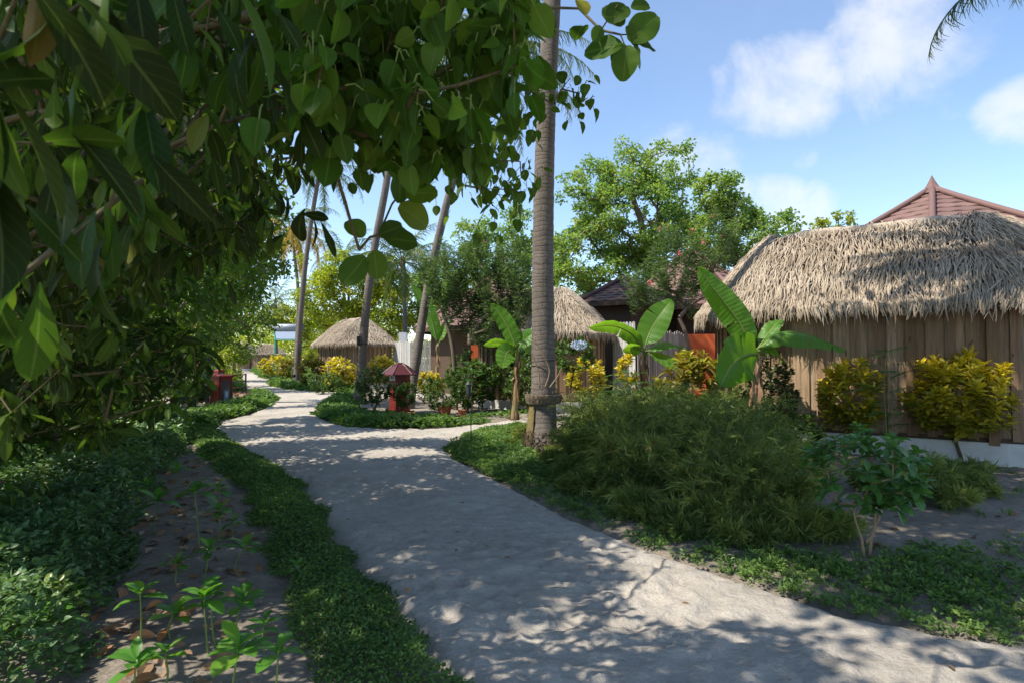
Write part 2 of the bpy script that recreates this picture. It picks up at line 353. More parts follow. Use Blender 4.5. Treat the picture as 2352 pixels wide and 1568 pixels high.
def banana_mat():
    k = NT('banana_blade'); o, v = k.leafattr()
    fr = k.math('SINE', k.math('MULTIPLY', k.math('ADD', o[1], k.math('MULTIPLY', k.math('ABSOLUTE', o[0]), .03)), 150.0))
    col = k.ramp(o[2], [(0, (.075, .22, .022)), (1, (.15, .34, .035))])
    col = k.mix(k.math('MULTIPLY', k.math('ADD', fr, 1.0), .14), col, (.17, .34, .06))
    col = k.mix(k.math('MULTIPLY', k.math('LESS_THAN', k.math('ABSOLUTE', o[0]), .05), .8), col, (.36, .42, .14))
    edge = k.math('GREATER_THAN', k.math('ADD', k.math('ABSOLUTE', o[0]), k.math('MULTIPLY', k.noise(14, v, 3), .18)), 1.09)
    col = k.mix(k.math('MULTIPLY', edge, .7), col, (.3, .24, .06))
    k.set(col, .4, .45); k.bump(fr, .35, .004)
    tr = k.n('ShaderNodeBsdfTranslucent'); k.link(k.mix(1.0, col, (1.6, 1.35, .45), 'MULTIPLY'), tr.inputs['Color'])
    ms = k.n('ShaderNodeMixShader'); ms.inputs[0].default_value = .55
    k.link(k.b.outputs[0], ms.inputs[1]); k.link(tr.outputs[0], ms.inputs[2]); k.link(ms.outputs[0], k.out.inputs['Surface']); return k.m
M['banana'] = banana_mat()

def bark(name, c1, c2, scale=9, rings=0.0):
    k = NT(name); o, v = k.leafattr(); p = k.pos()
    n1 = k.noise(scale, k.scaled(p, (1, 1, .25)), 6, .65); n2 = k.noise(scale * 5, p, 4)
    f = k.math('MULTIPLY_ADD', n2, .4, k.math('MULTIPLY', n1, .6))
    if rings:
        wob = k.math('MULTIPLY', k.noise(3, p, 2), .12)
        r = k.math('SINE', k.math('MULTIPLY', k.math('ADD', o[1], k.math('MULTIPLY_ADD', k.noise(1.7, k.scaled(p, (.2, .2, 1)), 3), .5, wob)), rings)); r2 = k.math('POWER', k.math('MULTIPLY_ADD', r, .5, .5), 6.0)
        crack = k.noise(26, k.scaled(p, (1.6, 1.6, .22)), 4, .7)
        h = k.math('ADD', f, k.math('MULTIPLY', r2, -.28)); h = k.math('ADD', h, k.math('MULTIPLY', crack, -.9))
        col = k.ramp(f, [(.3, c1), (.7, c2)])
        col = k.mix(k.math('MULTIPLY', r2, k.math('MULTIPLY', n1, .75)), col, tuple(x * .42 for x in c1))
        col = k.mix(k.math('MULTIPLY', k.math('GREATER_THAN', crack, .60), .4), col, tuple(x * .45 for x in c1))
        k.set(col, .85, .2); k.bump(h, .9, .012)
    else:
        k.set(k.ramp(f, [(.3, c1), (.7, c2)]), .85, .2); k.bump(f, .8, .01)
    return k.m
M['bark'] = bark('tree_bark', (.09, .065, .045), (.23, .18, .13))
M['twig'] = bark('twig_bark', (.06, .05, .025), (.14, .11, .05), 20)
M['pale_bark'] = bark('pale_bark', (.20, .135, .08), (.36, .26, .17))
M['palm_bark'] = bark('palm_bark', (.105, .088, .075), (.24, .205, .175), 7, 75.0)
M['fibre'] = bark('palm_fibre', (.09, .07, .05), (.24, .19, .13), 25)
def moss_mat():
    k = NT('mossy_bark'); p = k.pos(); n = k.noise(9, p, 5, .65)
    k.set(k.ramp(n, [(.35, (.13, .10, .055)), (.6, (.19, .155, .06)), (.8, (.30, .25, .06))]), .9, .1); k.bump(n, .7, .01); return k.m
M['moss'] = moss_mat()
M['stem'] = NT('green_stem').set((.16, .22, .05), .6, .3)
def bstem():
    k = NT('banana_stem'); n = k.noise(8, k.scaled(k.pos(), (3, 3, .6)), 4); k.set(k.ramp(n, [(.35, (.16, .20, .06)), (.55, (.25, .17, .10)), (.75, (.12, .08, .05))]), .6, .3); k.bump(n, .5, .01); return k.m
M['bstem'] = bstem()

def sand(name, c1, c2, c3, bs=.6):
    k = NT(name); p = k.pos(); a = k.noise(1.1, p, 5); b = k.noise(14, p, 5, .6); c = k.noise(420, p, 2)
    col = k.ramp(k.math('MULTIPLY_ADD', b, .5, k.math('MULTIPLY', a, .5)), [(.34, c1), (.6, c2)])
    d = k.math('GREATER_THAN', c, .69); col = k.mix(k.math('MULTIPLY', d, .6), col, c3)
    h = k.math('MULTIPLY_ADD', c, .12, k.math('MULTIPLY_ADD', b, .9, k.math('MULTIPLY', k.noise(45, p, 4), .35)))
    blotch = k.noise(.8, p, 4, .6); col = k.mix(k.math('MULTIPLY', k.math('SUBTRACT', blotch, .47, clamp=True), 2.2, clamp=True), col, tuple(x * .80 for x in c1)); sc_ = k.noise(30, k.scaled(p, (.55, 1.5, 1)), 5, .7); col = k.mix(k.math('MULTIPLY', k.math('GREATER_THAN', sc_, .62), .28), col, tuple(x * .6 for x in c1))  # random darker blotches and flecks mixed into the sand colour
    h = k.math('ADD', h, k.math('MULTIPLY', sc_, .7)); k.set(col, .95, .12); k.bump(h, bs, .03); return k.m
M['path'] = sand('path_sand', (.37, .33, .28), (.49, .445, .385), (.22, .18, .14), 1.0)
M['soil'] = sand('sandy_soil', (.19, .16, .125), (.35, .30, .24), (.07, .05, .04), 1.2)
def thatch():
    k = NT('thatch_strand'); o, v = k.leafattr()
    col = k.ramp(o[2], [(0, (.17, .13, .09)), (.3, (.36, .29, .21)), (.75, (.49, .405, .305)), (1, (.62, .53, .42))])
    col = k.mix(k.math('MULTIPLY', k.noise(5, k.pos(), 3), .35), col, (.33, .28, .22))
    k.set(col, .8, .15); return k.m
M['thatch'] = thatch()
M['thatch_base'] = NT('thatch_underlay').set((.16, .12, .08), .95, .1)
def cap():
    k = NT('ridge_felt'); n = k.noise(30, k.pos(), 4); k.set(k.ramp(n, [(.3, (.36, .30, .23)), (.7, (.46, .39, .31))]), .85, .15); k.bump(n, .3, .01); return k.m
M['cap'] = cap()
def wood(name, cols, grey=0.0):
    k = NT(name); o, v = k.leafattr(); p = k.pos()
    off = k.math('MULTIPLY', o[2], 37.0); cx = k.n('ShaderNodeCombineXYZ'); k.link(off, cx.inputs[2])
    va = k.n('ShaderNodeVectorMath', operation='ADD'); k.link(p, va.inputs[0]); k.link(cx.outputs[0], va.inputs[1])
    g = k.noise(22, k.scaled(va.outputs[0], (1.6, 1.6, .09)), 6, .65); kn = k.noise(3.3, k.scaled(va.outputs[0], (1.6, 1.6, .8)), 1)
    col = k.ramp(o[2], cols); col = k.mix(k.math('MULTIPLY', k.math('SUBTRACT', g, .33, clamp=True), 2.6, clamp=True), col, k.mix(.62, col, (.05, .035, .022)))
    col = k.mix(k.math('MULTIPLY', k.math('GREATER_THAN', kn, .73), .65), col, (.06, .035, .02))
    k.set(col, .75, .2); k.bump(g, .35, .01); return k.m
M['plank'] = wood('brown_plank', [(0, (.19, .115, .06)), (.3, (.37, .235, .135)), (.55, (.26, .17, .105)), (.8, (.48, .33, .20)), (1, (.36, .28, .19))])
M['white_plank'] = wood('whitened_plank', [(0, (.50, .49, .46)), (.5, (.62, .61, .58)), (1, (.70, .69, .66))])
M['grey_plank'] = wood('greyer_plank', [(0, (.30, .28, .25)), (.5, (.40, .38, .35)), (1, (.50, .48, .45))])  # greyer tones than the whitened slats
M['darkwood'] = wood('dark_timber', [(0, (.07, .045, .03)), (1, (.12, .08, .055))])
def plaster(name, c):
    k = NT(name); n = k.noise(4, k.pos(), 6, .6); f = k.noise(60, k.pos(), 3); k.set(k.mix(k.math('MULTIPLY', k.math('SUBTRACT', n, .4, clamp=True), 1.3), c, tuple(x * .6 for x in c)), .85, .2); k.bump(f, .25, .01); return k.m
M['plinth'] = plaster('white_plinth', (.62, .60, .56)); M['orange'] = plaster('orange_wall', (.55, .12, .04)); M['white'] = plaster('white_wall', (.8, .8, .8))
def tile(name, c1, c2):
    k = NT(name); o, v = k.leafattr(); n = k.noise(3, k.pos(), 5); f = k.noise(90, k.pos(), 2)
    col = k.mix(n, k.ramp(o[2], [(0, c1), (1, c2)]), c1); k.set(col, .7, .25); k.bump(f, .3, .006); return k.m
M['tile'] = tile('red_brown_tile', (.17, .10, .085), (.24, .145, .12)); M['tile_dark'] = tile('dark_brown_tile', (.10, .06, .05), (.16, .10, .08))
def paint(name, c, rough=.45, wear=.5):
    k = NT(name); n = k.noise(7, k.pos(), 6, .65); k.set(k.mix(k.math('MULTIPLY', k.math('SUBTRACT', n, .42, clamp=True), wear * 3), c, tuple(x * .45 for x in c)), rough, .4); k.bump(n, .15, .01); return k.m
M['red'] = paint('red_paint', (.19, .018, .011)); M['roof_red'] = paint('dark_red_roof', (.085, .015, .018)); M['black'] = paint('black_metal', (.02, .02, .022), .5, .2)
M['slate'] = paint('dark_grey_paint', (.045, .048, .06), .6); M['green_metal'] = paint('green_metal', (.03, .30, .17), .5); M['tank'] = paint('tank_metal', (.34, .37, .41), .45, .5)
M['rail'] = paint('rail_wood', (.09, .06, .045), .8); M['paper'] = paint('label_white', (.72, .72, .72), .6, .2); M['ink'] = NT('label_ink').set((.09, .09, .1), .7, .2)
M['glass'] = NT('dark_glass').set((.05, .055, .07), .12, .6); M['bluepaper'] = NT('bluish_paper').set((.20, .25, .34), .6, .3); M['teal'] = NT('teal_sticker').set((.08, .42, .45), .5, .3)
M['terracotta'] = NT('terracotta').set((.33, .12, .06), .8, .2)
# ------------------------------------------------------------------ ground and sand path
PATH = [np.array((6.5, -4., 0)), np.array((-.9, -4., 0)), np.array((-.55, 1.2, 0))] + [G(*p) for p in [
    (1060, 1568), (930, 1420), (780, 1260), (690, 1110), (600, 1060), (520, 1012), (488, 985), (500, 968), (560, 955), (612, 934), (632, 916), (604, 903), (575, 894), (556, 884), (545, 872), (536, 862), (538, 852),
    (575, 848), (590, 858), (604, 868), (618, 878), (622, 885), (660, 893), (720, 898), (815, 901), (1000, 905), (1000, 913), (820, 908), (770, 914), (738, 935), (732, 955), (762, 970), (800, 978), (900, 985), (1000, 983), (1100, 974), (1190, 962), (1330, 946),
    (1340, 958), (1190, 978), (1100, 992), (1040, 1008), (1020, 1025), (1036, 1045), (1080, 1068), (1170, 1114), (1300, 1182), (1480, 1256), (1700, 1330), (1800, 1360), (1950, 1410), (2352, 1480), (2620, 1535)]]
PATH = np.array(PATH)
def zground(x, y):
    x = np.asarray(x, float); y = np.asarray(y, float)
    return (fbm(x * .9 + 50, y * .9 + 50, 3, 3) - .5) * .07
def build_ground():
    def axis(lo, hi, step, far, k=1.35):
        a = list(np.arange(lo, hi + 1e-6, step)); s = step
        while a[-1] < far: s *= k; a.append(a[-1] + s)
        s = step; b = []
        while (b[-1] if b else lo) > -far: s *= k; b.append((b[-1] if b else lo) - s)
        return np.array(b[::-1] + a)
    xs = axis(-9, 10, .11, 900); ys = axis(-3, 16, .11, 900)
    X, Y = np.meshgrid(xs, ys); p = np.stack([X.ravel(), Y.ravel()], 1)
    near = (np.abs(p[:, 0]) < 40) & (np.abs(p[:, 1]) < 70)
    z = np.zeros(len(p)); sd = np.full(len(p), -9.); sd[near] = sdist(p[near], PATH)
    z[near] = zground(p[near, 0], p[near, 1]) + .03 * (fbm(p[near, 0] * 4, p[near, 1] * 4, 9, 3) - .5)
    z = np.where(sd > 0, -.06, z * np.clip(-sd / .25, 0, 1) + np.where(sd > -.25, -.005, 0))
    nx, ny = len(xs), len(ys); i = np.arange(ny - 1)[:, None] * nx; j = np.arange(nx - 1)[None]
    q = np.stack([i + j, i + j + 1, i + nx + j + 1, i + nx + j], -1).reshape(-1, 4)
    m = MB(); m.add(np.column_stack([p, z]), q); kind(m.build('ground', M['soil'], smooth=True), 'structure')
def build_path():
    m = MB()
    feet = []
    r = np.random.default_rng(11)
    spine = smooth([(.9, -1), (.8, 2.5), (-.2, 5.5), (-1.6, 9), (-3.2, 12.5)], 20)
    for k in range(1500):
        s = spine[r.integers(len(spine))]; feet.append((s[0] + r.normal(0, 1.7), s[1] + r.normal(0, .8), r.normal(1.9, .6), r.uniform(.08, .15), r.uniform(.05, .075), r.uniform(.007, .019)))
    for (x0, x1, y0, y1, st) in ((-8, 8, 1.8, 9, .035), (-12, 10, 9, 20, .07), (-30, 8, 20, 75, .3), (-2, 8, -4.2, 1.8, .15)):
        xs = np.arange(x0, x1 + st / 2, st); ys = np.arange(y0, y1 + st / 2, st)
        X, Y = np.meshgrid(xs, ys); p = np.stack([X.ravel(), Y.ravel()], 1); sd = sdist(p, PATH)
        z = .02 + (fbm(X.ravel() * 1.2, Y.ravel() * 1.2, 21, 3) - .5) * .06 + (fbm(X.ravel() * 5, Y.ravel() * 5, 5, 3) - .5) * .03 + (fbm(X.ravel() * 7 + Y.ravel() * 4, Y.ravel() * 15, 6, 2) - .5) * .038
        if st < .1:
            for (fx, fy, a, L, w, dep) in feet:
                I = np.where((np.abs(p[:, 0] - fx) < .3) & (np.abs(p[:, 1] - fy) < .3))[0]
                if not len(I): continue
                dx = p[I, 0] - fx; dy = p[I, 1] - fy; u = (dx * math.cos(a) + dy * math.sin(a)) / L; v = (-dx * math.sin(a) + dy * math.cos(a)) / w
                rr = np.sqrt(u * u + v * v); z[I] += dep * (-np.exp(-(rr / .8)**4) + .55 * np.exp(-((rr - 1.3) / .3)**2))
        z = np.maximum(z, .004)
        e = np.clip((sd + .02) / .18, 0, 1); z = z * e - .05 * (1 - e)**2
        keep = sd > -.15
        nx, ny = len(xs), len(ys); i = np.arange(ny - 1)[:, None] * nx; j = np.arange(nx - 1)[None]
        q = np.stack([i + j, i + j + 1, i + nx + j + 1, i + nx + j], -1).reshape(-1, 4); q = q[keep[q].any(1)]
        use = np.unique(q); mp = np.full(len(p), -1); mp[use] = np.arange(len(use))
        m.add(np.column_stack([p, z])[use], mp[q])
    kind(m.build('sand_path', M['path'], smooth=True), 'structure')
build_ground(); build_path()

# ------------------------------------------------------------------ low ground cover
def cover_points(poly, dens, edge_fade=.12, yfall=None):
    poly = np.asarray(poly)[:, :2]; lo = poly.min(0); hi = poly.max(0); A = np.prod(hi - lo); n = int(A * dens)
    p = lo + rng.random((n, 2)) * (hi - lo); sd = sdist(p, poly)
    if yfall: k = rng.random(n) < np.clip(yfall / np.maximum(p[:, 1], .1), .06, 1)**1.3; p = p[k]; sd = sd[k]
    wob = (fbm(p[:, 0] * 2.3, p[:, 1] * 2.3, 33, 3) - .5) * .35
    k = (sd + wob * edge_fade / .12) > rng.random(len(p))**2 * edge_fade - .03
    return p[k], sd[k]
def ground_cover(m, poly, dens, h, size, tm=SMALL, yfall=None, patch=0.0, lean=.9, edge=.12):
    p, sd = cover_points(poly, dens, edge, yfall)
    hh = h * np.clip((sd + .05) / .22, .15, 1) * (.55 + .9 * fbm(p[:, 0] * 3, p[:, 1] * 3, 44, 3))
    if patch: k = fbm(p[:, 0] * 1.7 + 9, p[:, 1] * 1.7, 55, 4) + .25 * (rng.random(len(p)) - .5) > patch; p = p[k]; hh = hh[k]
    n = len(p); z = hh * rng.random(n)**.5
    a = rng.random(n) * 2 * math.pi; el = rng.uniform(-.15, lean, n)
    d = np.stack([np.cos(a) * np.cos(el), np.sin(a) * np.cos(el), np.sin(el)], 1); up = np.array((0, 0, 1.)) + .5 * rng.standard_normal((n, 3))
    far = np.clip(p[:, 1] / (yfall or 5), 1, 4)**.6
    cl = np.clip(fbm(p[:, 0] * 2, p[:, 1] * 2, 66, 3) * 1.2 - .1 + .35 * (rng.random(n) - .5), 0, 1)
    m.scatter(tm, np.column_stack([p, z]), d, up, size * far * rng.uniform(.6, 1.35, n), rand=cl)
def clumps(m, poly, dens, size, patch):
    p, sd = cover_points(poly, dens, .05); k = fbm(p[:, 0] * 1.5 + 9, p[:, 1] * 1.5, 55, 3) + .3 * (rng.random(len(p)) - .5) > patch; p = p[k]
    n = rng.integers(8, 26, len(p)); C = np.repeat(p, n, 0); N = len(C); rad = np.repeat(rng.uniform(.015, .06, len(p)), n); hh = np.repeat(rng.uniform(.015, .09, len(p)), n)
    a = rng.random(N) * 6.28; rr = rad * rng.random(N)**.5; el = rng.uniform(-.1, 1.1, N)
    m.scatter(SMALL, np.column_stack([C[:, 0] + rr * np.cos(a), C[:, 1] + rr * np.sin(a), hh * rng.random(N)]), np.column_stack([np.cos(a) * np.cos(el), np.sin(a) * np.cos(el), np.sin(el)]), np.array((0, 0, 1.)) + .4 * rng.standard_normal((N, 3)), size * rng.uniform(.6, 1.4, N), rand=np.clip(np.repeat(rng.random(len(p)), n) * .7 + .3 * rng.random(N), 0, 1))
def px_poly(l): return np.array([G(*p) for p in l])
def build_covers():
    m = MB()   # strip along the left edge of the path
    ground_cover(m, px_poly([(1085, 1600), (1060, 1568), (930, 1420), (780, 1260), (690, 1110), (600, 1060), (520, 1012), (488, 985), (430, 972), (410, 990), (455, 1030), (560, 1130), (600, 1230), (650, 1340), (690, 1460), (740, 1600)]), 12500, .11, .026, yfall=3.2, edge=.14, patch=.16)
    kind(m.build('ground_cover_border', M['cover_leaf']), 'stuff')
    m = MB()   # far left lobe round the red bin
    ground_cover(m, px_poly([(488, 985), (500, 968), (560, 955), (612, 934), (634, 916), (604, 903), (575, 900), (585, 915), (540, 932), (470, 945), (400, 965), (430, 975)]), 900, .2, .075)
    kind(m.build('ground_cover_lobe', M['cover_leaf']), 'stuff')
    m = MB()   # middle bed edging
    ground_cover(m, px_poly([(738, 935), (730, 955), (762, 971), (800, 979), (900, 986), (1000, 984), (1060, 979), (1000, 968), (920, 964), (850, 960), (815, 945), (820, 920), (820, 908), (770, 912)]), 900, .2, .07)
    ground_cover(m, px_poly([(1000, 984), (1100, 974), (1190, 962), (1230, 955), (1200, 945), (1100, 955), (1000, 968)]), 700, .1, .06, patch=.5)
    kind(m.build('ground_cover_bed', M['cover_leaf']), 'stuff')
    m = MB()   # far bed edging
    ground_cover(m, px_poly([(618, 878), (622, 886), (660, 894), (720, 899), (815, 902), (815, 890), (740, 886), (690, 876), (640, 872)]), 260, .25, .11)
    ground_cover(m, px_poly([(575, 848), (590, 858), (604, 868), (640, 869), (720, 869), (700, 850)]), 60, .35, .2)
    ground_cover(m, px_poly([(556, 884), (545, 872), (536, 862), (538, 852), (500, 856), (500, 900), (560, 900)]), 120, .25, .12)
    kind(m.build('ground_cover_far', M['cover_leaf']), 'stuff')
    m = MB()   # right garden edge, sparse on sand
    edge = [(1190, 978), (1100, 992), (1040, 1008), (1020, 1025), (1036, 1045), (1080, 1068), (1170, 1114), (1300, 1182), (1480, 1256), (1700, 1330), (1800, 1360), (1950, 1410), (2352, 1480)]
    ground_cover(m, px_poly(edge[:7] + [(1300, 1100), (1230, 1040), (1230, 985)]), 6500, .12, .03, patch=.38)
    clumps(m, px_poly(edge[5:] + [(2500, 1420), (2352, 1390), (2100, 1310), (1900, 1285), (1700, 1255), (1500, 1195), (1300, 1110)]), 210, .032, .30)
    clumps(m, px_poly([(1650, 1280), (2500, 1450), (2700, 1350), (2500, 1230), (2352, 1250), (2200, 1260), (1900, 1270)]), 150, .038, .34)
    clumps(m, px_poly([(2200, 1260), (2352, 1250), (2352, 1100), (2150, 1150)]), 30, .035, .45)
    kind(m.build('ground_cover_garden', M['cover_leaf']), 'stuff')
    m = MB()   # small-leaved undergrowth on the left bank
    bank = px_poly([(445, 985), (430, 1026), (394, 1070), (330, 1160), (280, 1260), (250, 1350), (200, 1460), (131, 1600), (-400, 1900), (-900, 1500), (-500, 1100), (100, 985), (380, 960)])
    ground_cover(m, bank, 3200, .42, .052, ELL, yfall=3.5)
    kind(m.build('undergrowth', M['under_leaf']), 'stuff')
    # dead leaves on the bare sandy bed
    m = MB(); bed = px_poly([(640, 1600), (560, 1180), (450, 1050), (400, 1080), (330, 1180), (250, 1350), (180, 1500), (60, 1700), (700, 1700)])
    p, sd = cover_points(bed, 46, .02); n = len(p); a = rng.random(n) * 6.28
    m.scatter(ELLH, np.column_stack([p, rng.uniform(.012, .045, n)]), np.stack([np.cos(a), np.sin(a), rng.uniform(-.15, .2, n)], 1), np.array((0, 0, 1.)) + .55 * rng.standard_normal((n, 3)), rng.uniform(.07, .16, n) * np.where(p[:, 1] > 6, .8, 1))
    p, sd = cover_points(px_poly([(470, 940), (580, 915), (560, 900), (480, 905)]), 30, .02); n = len(p); a = rng.random(n) * 6.28
    m.scatter(ELL, np.column_stack([p, rng.uniform(.02, .06, n)]), np.stack([np.cos(a), np.sin(a), rng.uniform(-.2, .3, n)], 1), np.array((0, 0, 1.)) + .5 * rng.standard_normal((n, 3)), rng.uniform(.1, .2, n))
    p, sd = cover_points(px_poly([(1800, 1250), (2300, 1330), (2352, 1180), (1900, 1180)]), 12, .02); n = len(p); a = rng.random(n) * 6.28
    m.scatter(ELL, np.column_stack([p, rng.uniform(.01, .04, n)]), np.stack([np.cos(a), np.sin(a), rng.uniform(-.2, .2, n)], 1), np.array((0, 0, 1.)) + .5 * rng.standard_normal((n, 3)), rng.uniform(.05, .11, n))
    p, sd = cover_points(PATH, 1.6, .02); p = p[(p[:, 1] > 2) & (p[:, 1] < 16)]; n = len(p); a = rng.random(n) * 6.28
    m.scatter(ELL, np.column_stack([p, rng.uniform(.035, .05, n)]), np.stack([np.cos(a), np.sin(a), rng.uniform(-.1, .2, n)], 1), np.array((0, 0, 1.)) + .4 * rng.standard_normal((n, 3)), rng.uniform(.02, .065, n))
    kind(m.build('leaf_litter', M['litter']), 'stuff')
build_covers()
# ------------------------------------------------------------------ thatched huts
def stadium(C1, C2, r, n):
    """closed outline (counter-clockwise), with arc length, outward normals"""
    C1 = np.array(C1[:2], float); C2 = np.array(C2[:2], float); u = nrm(C2 - C1); v = np.array((-u[1], u[0])); L = np.linalg.norm(C2 - C1)
    per = 2 * L + 2 * math.pi * r
    def at(s):
        s = np.mod(np.asarray(s, float), per); P_ = np.zeros((len(s), 2)); N_ = np.zeros((len(s), 2))
        a = s < L; P_[a] = C1 + s[a, None] * u - v * r; N_[a] = -v
        b = (s >= L) & (s < L + math.pi * r); t = (s[b] - L) / r - math.pi / 2; N_[b] = np.cos(t)[:, None] * u + np.sin(t)[:, None] * v; P_[b] = C2 + r * N_[b]
        c = (s >= L + math.pi * r) & (s < 2 * L + math.pi * r); P_[c] = C2 - (s[c] - L - math.pi * r)[:, None] * u + v * r; N_[c] = v
        d = s >= 2 * L + math.pi * r; t = (s[d] - 2 * L - math.pi * r) / r + math.pi / 2; N_[d] = np.cos(t)[:, None] * u + np.sin(t)[:, None] * v; P_[d] = C1 + r * N_[d]
        return P_, N_
    return at, per, C1, C2, u, L
def thatched_hut(label, C1, C2, r, ze=2.42, zr=4.2, over=.45, det=1.0, wall_z0=.34, group='thatched huts', ext=.0):
    c = (np.array(C1[:2]) + np.array(C2[:2])) / 2
    root = thing('thatched_hut', label, 'hut', (c[0], c[1], 0), group)
    at, per, A, B, u, L = stadium(C1, C2, r, 0)
    # plinth
    m = MB(); n = 72; s = np.arange(n) / n * per; p, nn = at(s); o = p + nn * .09
    ring = [np.column_stack([o, np.full(n, z)]) for z in (-.1, wall_z0)] + [np.column_stack([p - nn * .05, np.full(n, wall_z0)])]
    j = np.arange(n); k = (j + 1) % n; q = np.vstack([np.stack([a * n + j, a * n + k, (a + 1) * n + k, (a + 1) * n + j], 1) for a in range(2)])
    m.add(np.vstack(ring), q); m.build('plinth', M['plinth'], root)
    # dark sill and inner lining
    m = MB(); ring = [np.column_stack([p + nn * w, np.full(n, z)]) for w, z in ((.02, wall_z0 + .002), (.02, wall_z0 + .07), (-.045, wall_z0 + .07), (-.045, ze + .25))]
    q = np.vstack([np.stack([a * n + j, a * n + k, (a + 1) * n + k, (a + 1) * n + j], 1) for a in range(3)])
    m.add(np.vstack(ring), q); m.build('wall_lining', M['darkwood'], root)
    # vertical planks
    m = MB(); w = .128; cnt = int(per / w)
    ss = (np.arange(cnt) + .5) / cnt * per; p, nn = at(ss)
    for i in range(cnt):
        dep = .0 if i % 2 else .034 + rng.uniform(-.006, .006)
        zb = wall_z0 + .02 + rng.uniform(0, .03)
        m.box((p[i, 0] + nn[i, 0] * dep, p[i, 1] + nn[i, 1] * dep, (zb + ze + .2) / 2), (per / cnt * (1.0 if i % 2 else rng.uniform(.98, 1.12)), .022, ze + .2 - zb), math.atan2(nn[i, 1], nn[i, 0]) + math.pi / 2, attr=np.tile((0, 0, rng.random()), (8, 1)))
    m.build('plank_wall', M['plank'], root)
    # roof: under-surface
    R = r + over; at2, per2, *_ = stadium(C1, C2, R, 0)
    sh = max(0, L - .1) / 2
    def ridge(pe):
        t = np.clip((pe - A) @ u, .05 * L - ext, L * .97); return A + t[:, None] * u
    def surf(s, t):
        e, nn = at2(s); rd = ridge(e); tt = np.clip(t, 0, 1)[:, None]
        xy = rd + (e - rd) * (.035 + .965 * tt**.96) ; z = zr - (zr - ze) * np.clip(t, 0, 1)**1.22
        ov = np.clip(t - 1, 0, 2) * (R * 1.25)
        return np.column_stack([xy + nn * (ov * .10)[:, None], z - ov * .98]), nn
    ns, ntt = 96, 14; sg = np.arange(ns) / ns * per2
    V = np.vstack([surf(sg, np.full(ns, t))[0] for t in np.linspace(0, 1, ntt)]); V[:, 2] -= .05
    j = np.arange(ns); k = (j + 1) % ns
    q = np.vstack([np.stack([a * ns + j, (a + 1) * ns + j, (a + 1) * ns + k, a * ns + k], 1) for a in range(ntt - 1)])
    m = MB(); m.add(V, q); roof = m.build('thatch_roof', M['thatch_base'], root)
    # strands
    m = MB(); slope = R * 1.25; rows = int(26 * det); allS = []; allT = []
    for rI in range(rows):
        t0 = (rI / rows)**.9 * .98; frac = .035 + .965 * t0**.92; circ = 2 * L + 2 * math.pi * R * frac
        cnt = int(circ / .0225 * det) if t0 < .9 else int(per2 / .0165 * det)
        allS.append((np.arange(cnt) + rng.random(cnt)) / cnt * per2); allT.append(t0 + rng.uniform(-.03, .03, cnt))
    cnt = int(per2 / .020 * det); allS.append((np.arange(cnt) + rng.random(cnt)) / cnt * per2); allT.append(rng.uniform(.86, .97, cnt))
    s0 = np.concatenate(allS); t0 = np.clip(np.concatenate(allT), 0.005, 1); N = len(s0); K = 5
    ln = rng.uniform(.24, .46, N) / slope * (1 - .12 * (t0 > .85)); ph = rng.uniform(0, 6.28, N); swy = rng.normal(0, .04, N) * np.where(rng.random(N) < .06, 3.2, 1); lift = rng.uniform(.012, .055, N) + .05 * (rng.random(N) < .08)
    # neighbouring strands share a lean so that they clump
    swy += (vnoise(s0 * 3.1 + 40, t0 * 9, 71) - .5) * .15
    wd = rng.uniform(.0062, .0115, N) / math.sqrt(det); col = np.clip(.45 + .5 * (vnoise(s0 * 1.3, t0 * 6, 72) - .5) + rng.normal(0, .22, N), 0, 1)
    col = np.where(rng.random(N) < .05, .02, col)
    P_ = []; 
    for kx in range(K):
        f = kx / (K - 1); pt, nn = surf(s0, t0 + ln * f); tang = np.column_stack([-nn[:, 1], nn[:, 0], np.zeros(N)])
        n3 = nrm(np.column_stack([nn * .55, np.full(N, .8)]))
        sw = swy * f**1.6 + .012 * np.sin(ph + f * 5)
        c_ = pt + tang * sw[:, None] + n3 * (lift * math.sin(math.pi * min(1, f * .8 + .05)) + .012)[:, None]
        P_.append((c_, tang, n3))
    Vs = np.zeros((N, K, 3, 3)); At = np.zeros((N, K, 3, 3)); At[..., 2] = col[:, None, None]
    for kx, (c_, tg, n3) in enumerate(P_):
        w_ = wd * (1, 1.05, 1, .85, .3)[kx]
        Vs[:, kx, 0] = c_ - tg * w_[:, None]; Vs[:, kx, 1] = c_ + n3 * (w_ * .8)[:, None]; Vs[:, kx, 2] = c_ + tg * w_[:, None]; At[:, kx, :, 1] = kx / (K - 1); At[:, kx, 0, 0] = -1; At[:, kx, 2, 0] = 1
    b = (np.arange(N) * K * 3)[:, None, None]; i = (np.arange(K - 1) * 3)[None, :, None]; jj = np.arange(2)[None, None]
    q = np.stack([b + i + jj, b + i + 3 + jj, b + i + 4 + jj, b + i + 1 + jj], -1).reshape(-1, 4)
    m.add(Vs.reshape(-1, 3), q, attr=At.reshape(-1, 3)); m.build('thatch_strands', M['thatch'], roof)
    # ridge cap
    m = MB(); a = A + u * (.05 * L - ext); b2 = A + u * .97 * L; K2 = 14; pts = []
    for f in np.linspace(0, 1, K2):
        c_ = a + (b2 - a) * f; pts.append((c_[0], c_[1], zr - .05 + .015 * math.sin(f * 9) - .10 * (abs(2 * f - 1)**6)))
    pts = np.array(pts); e1 = pts[0] + (*(-u * .16), -.10); e2 = pts[-1] + (*(u * .16), -.10); pts = np.vstack([e1, pts, e2])
    m.tube(pts, np.array([.05] + [.105] * K2 + [.05]), 10); m.build('ridge_cap', M['cap'], roof, smooth=True)
    return root, at, per

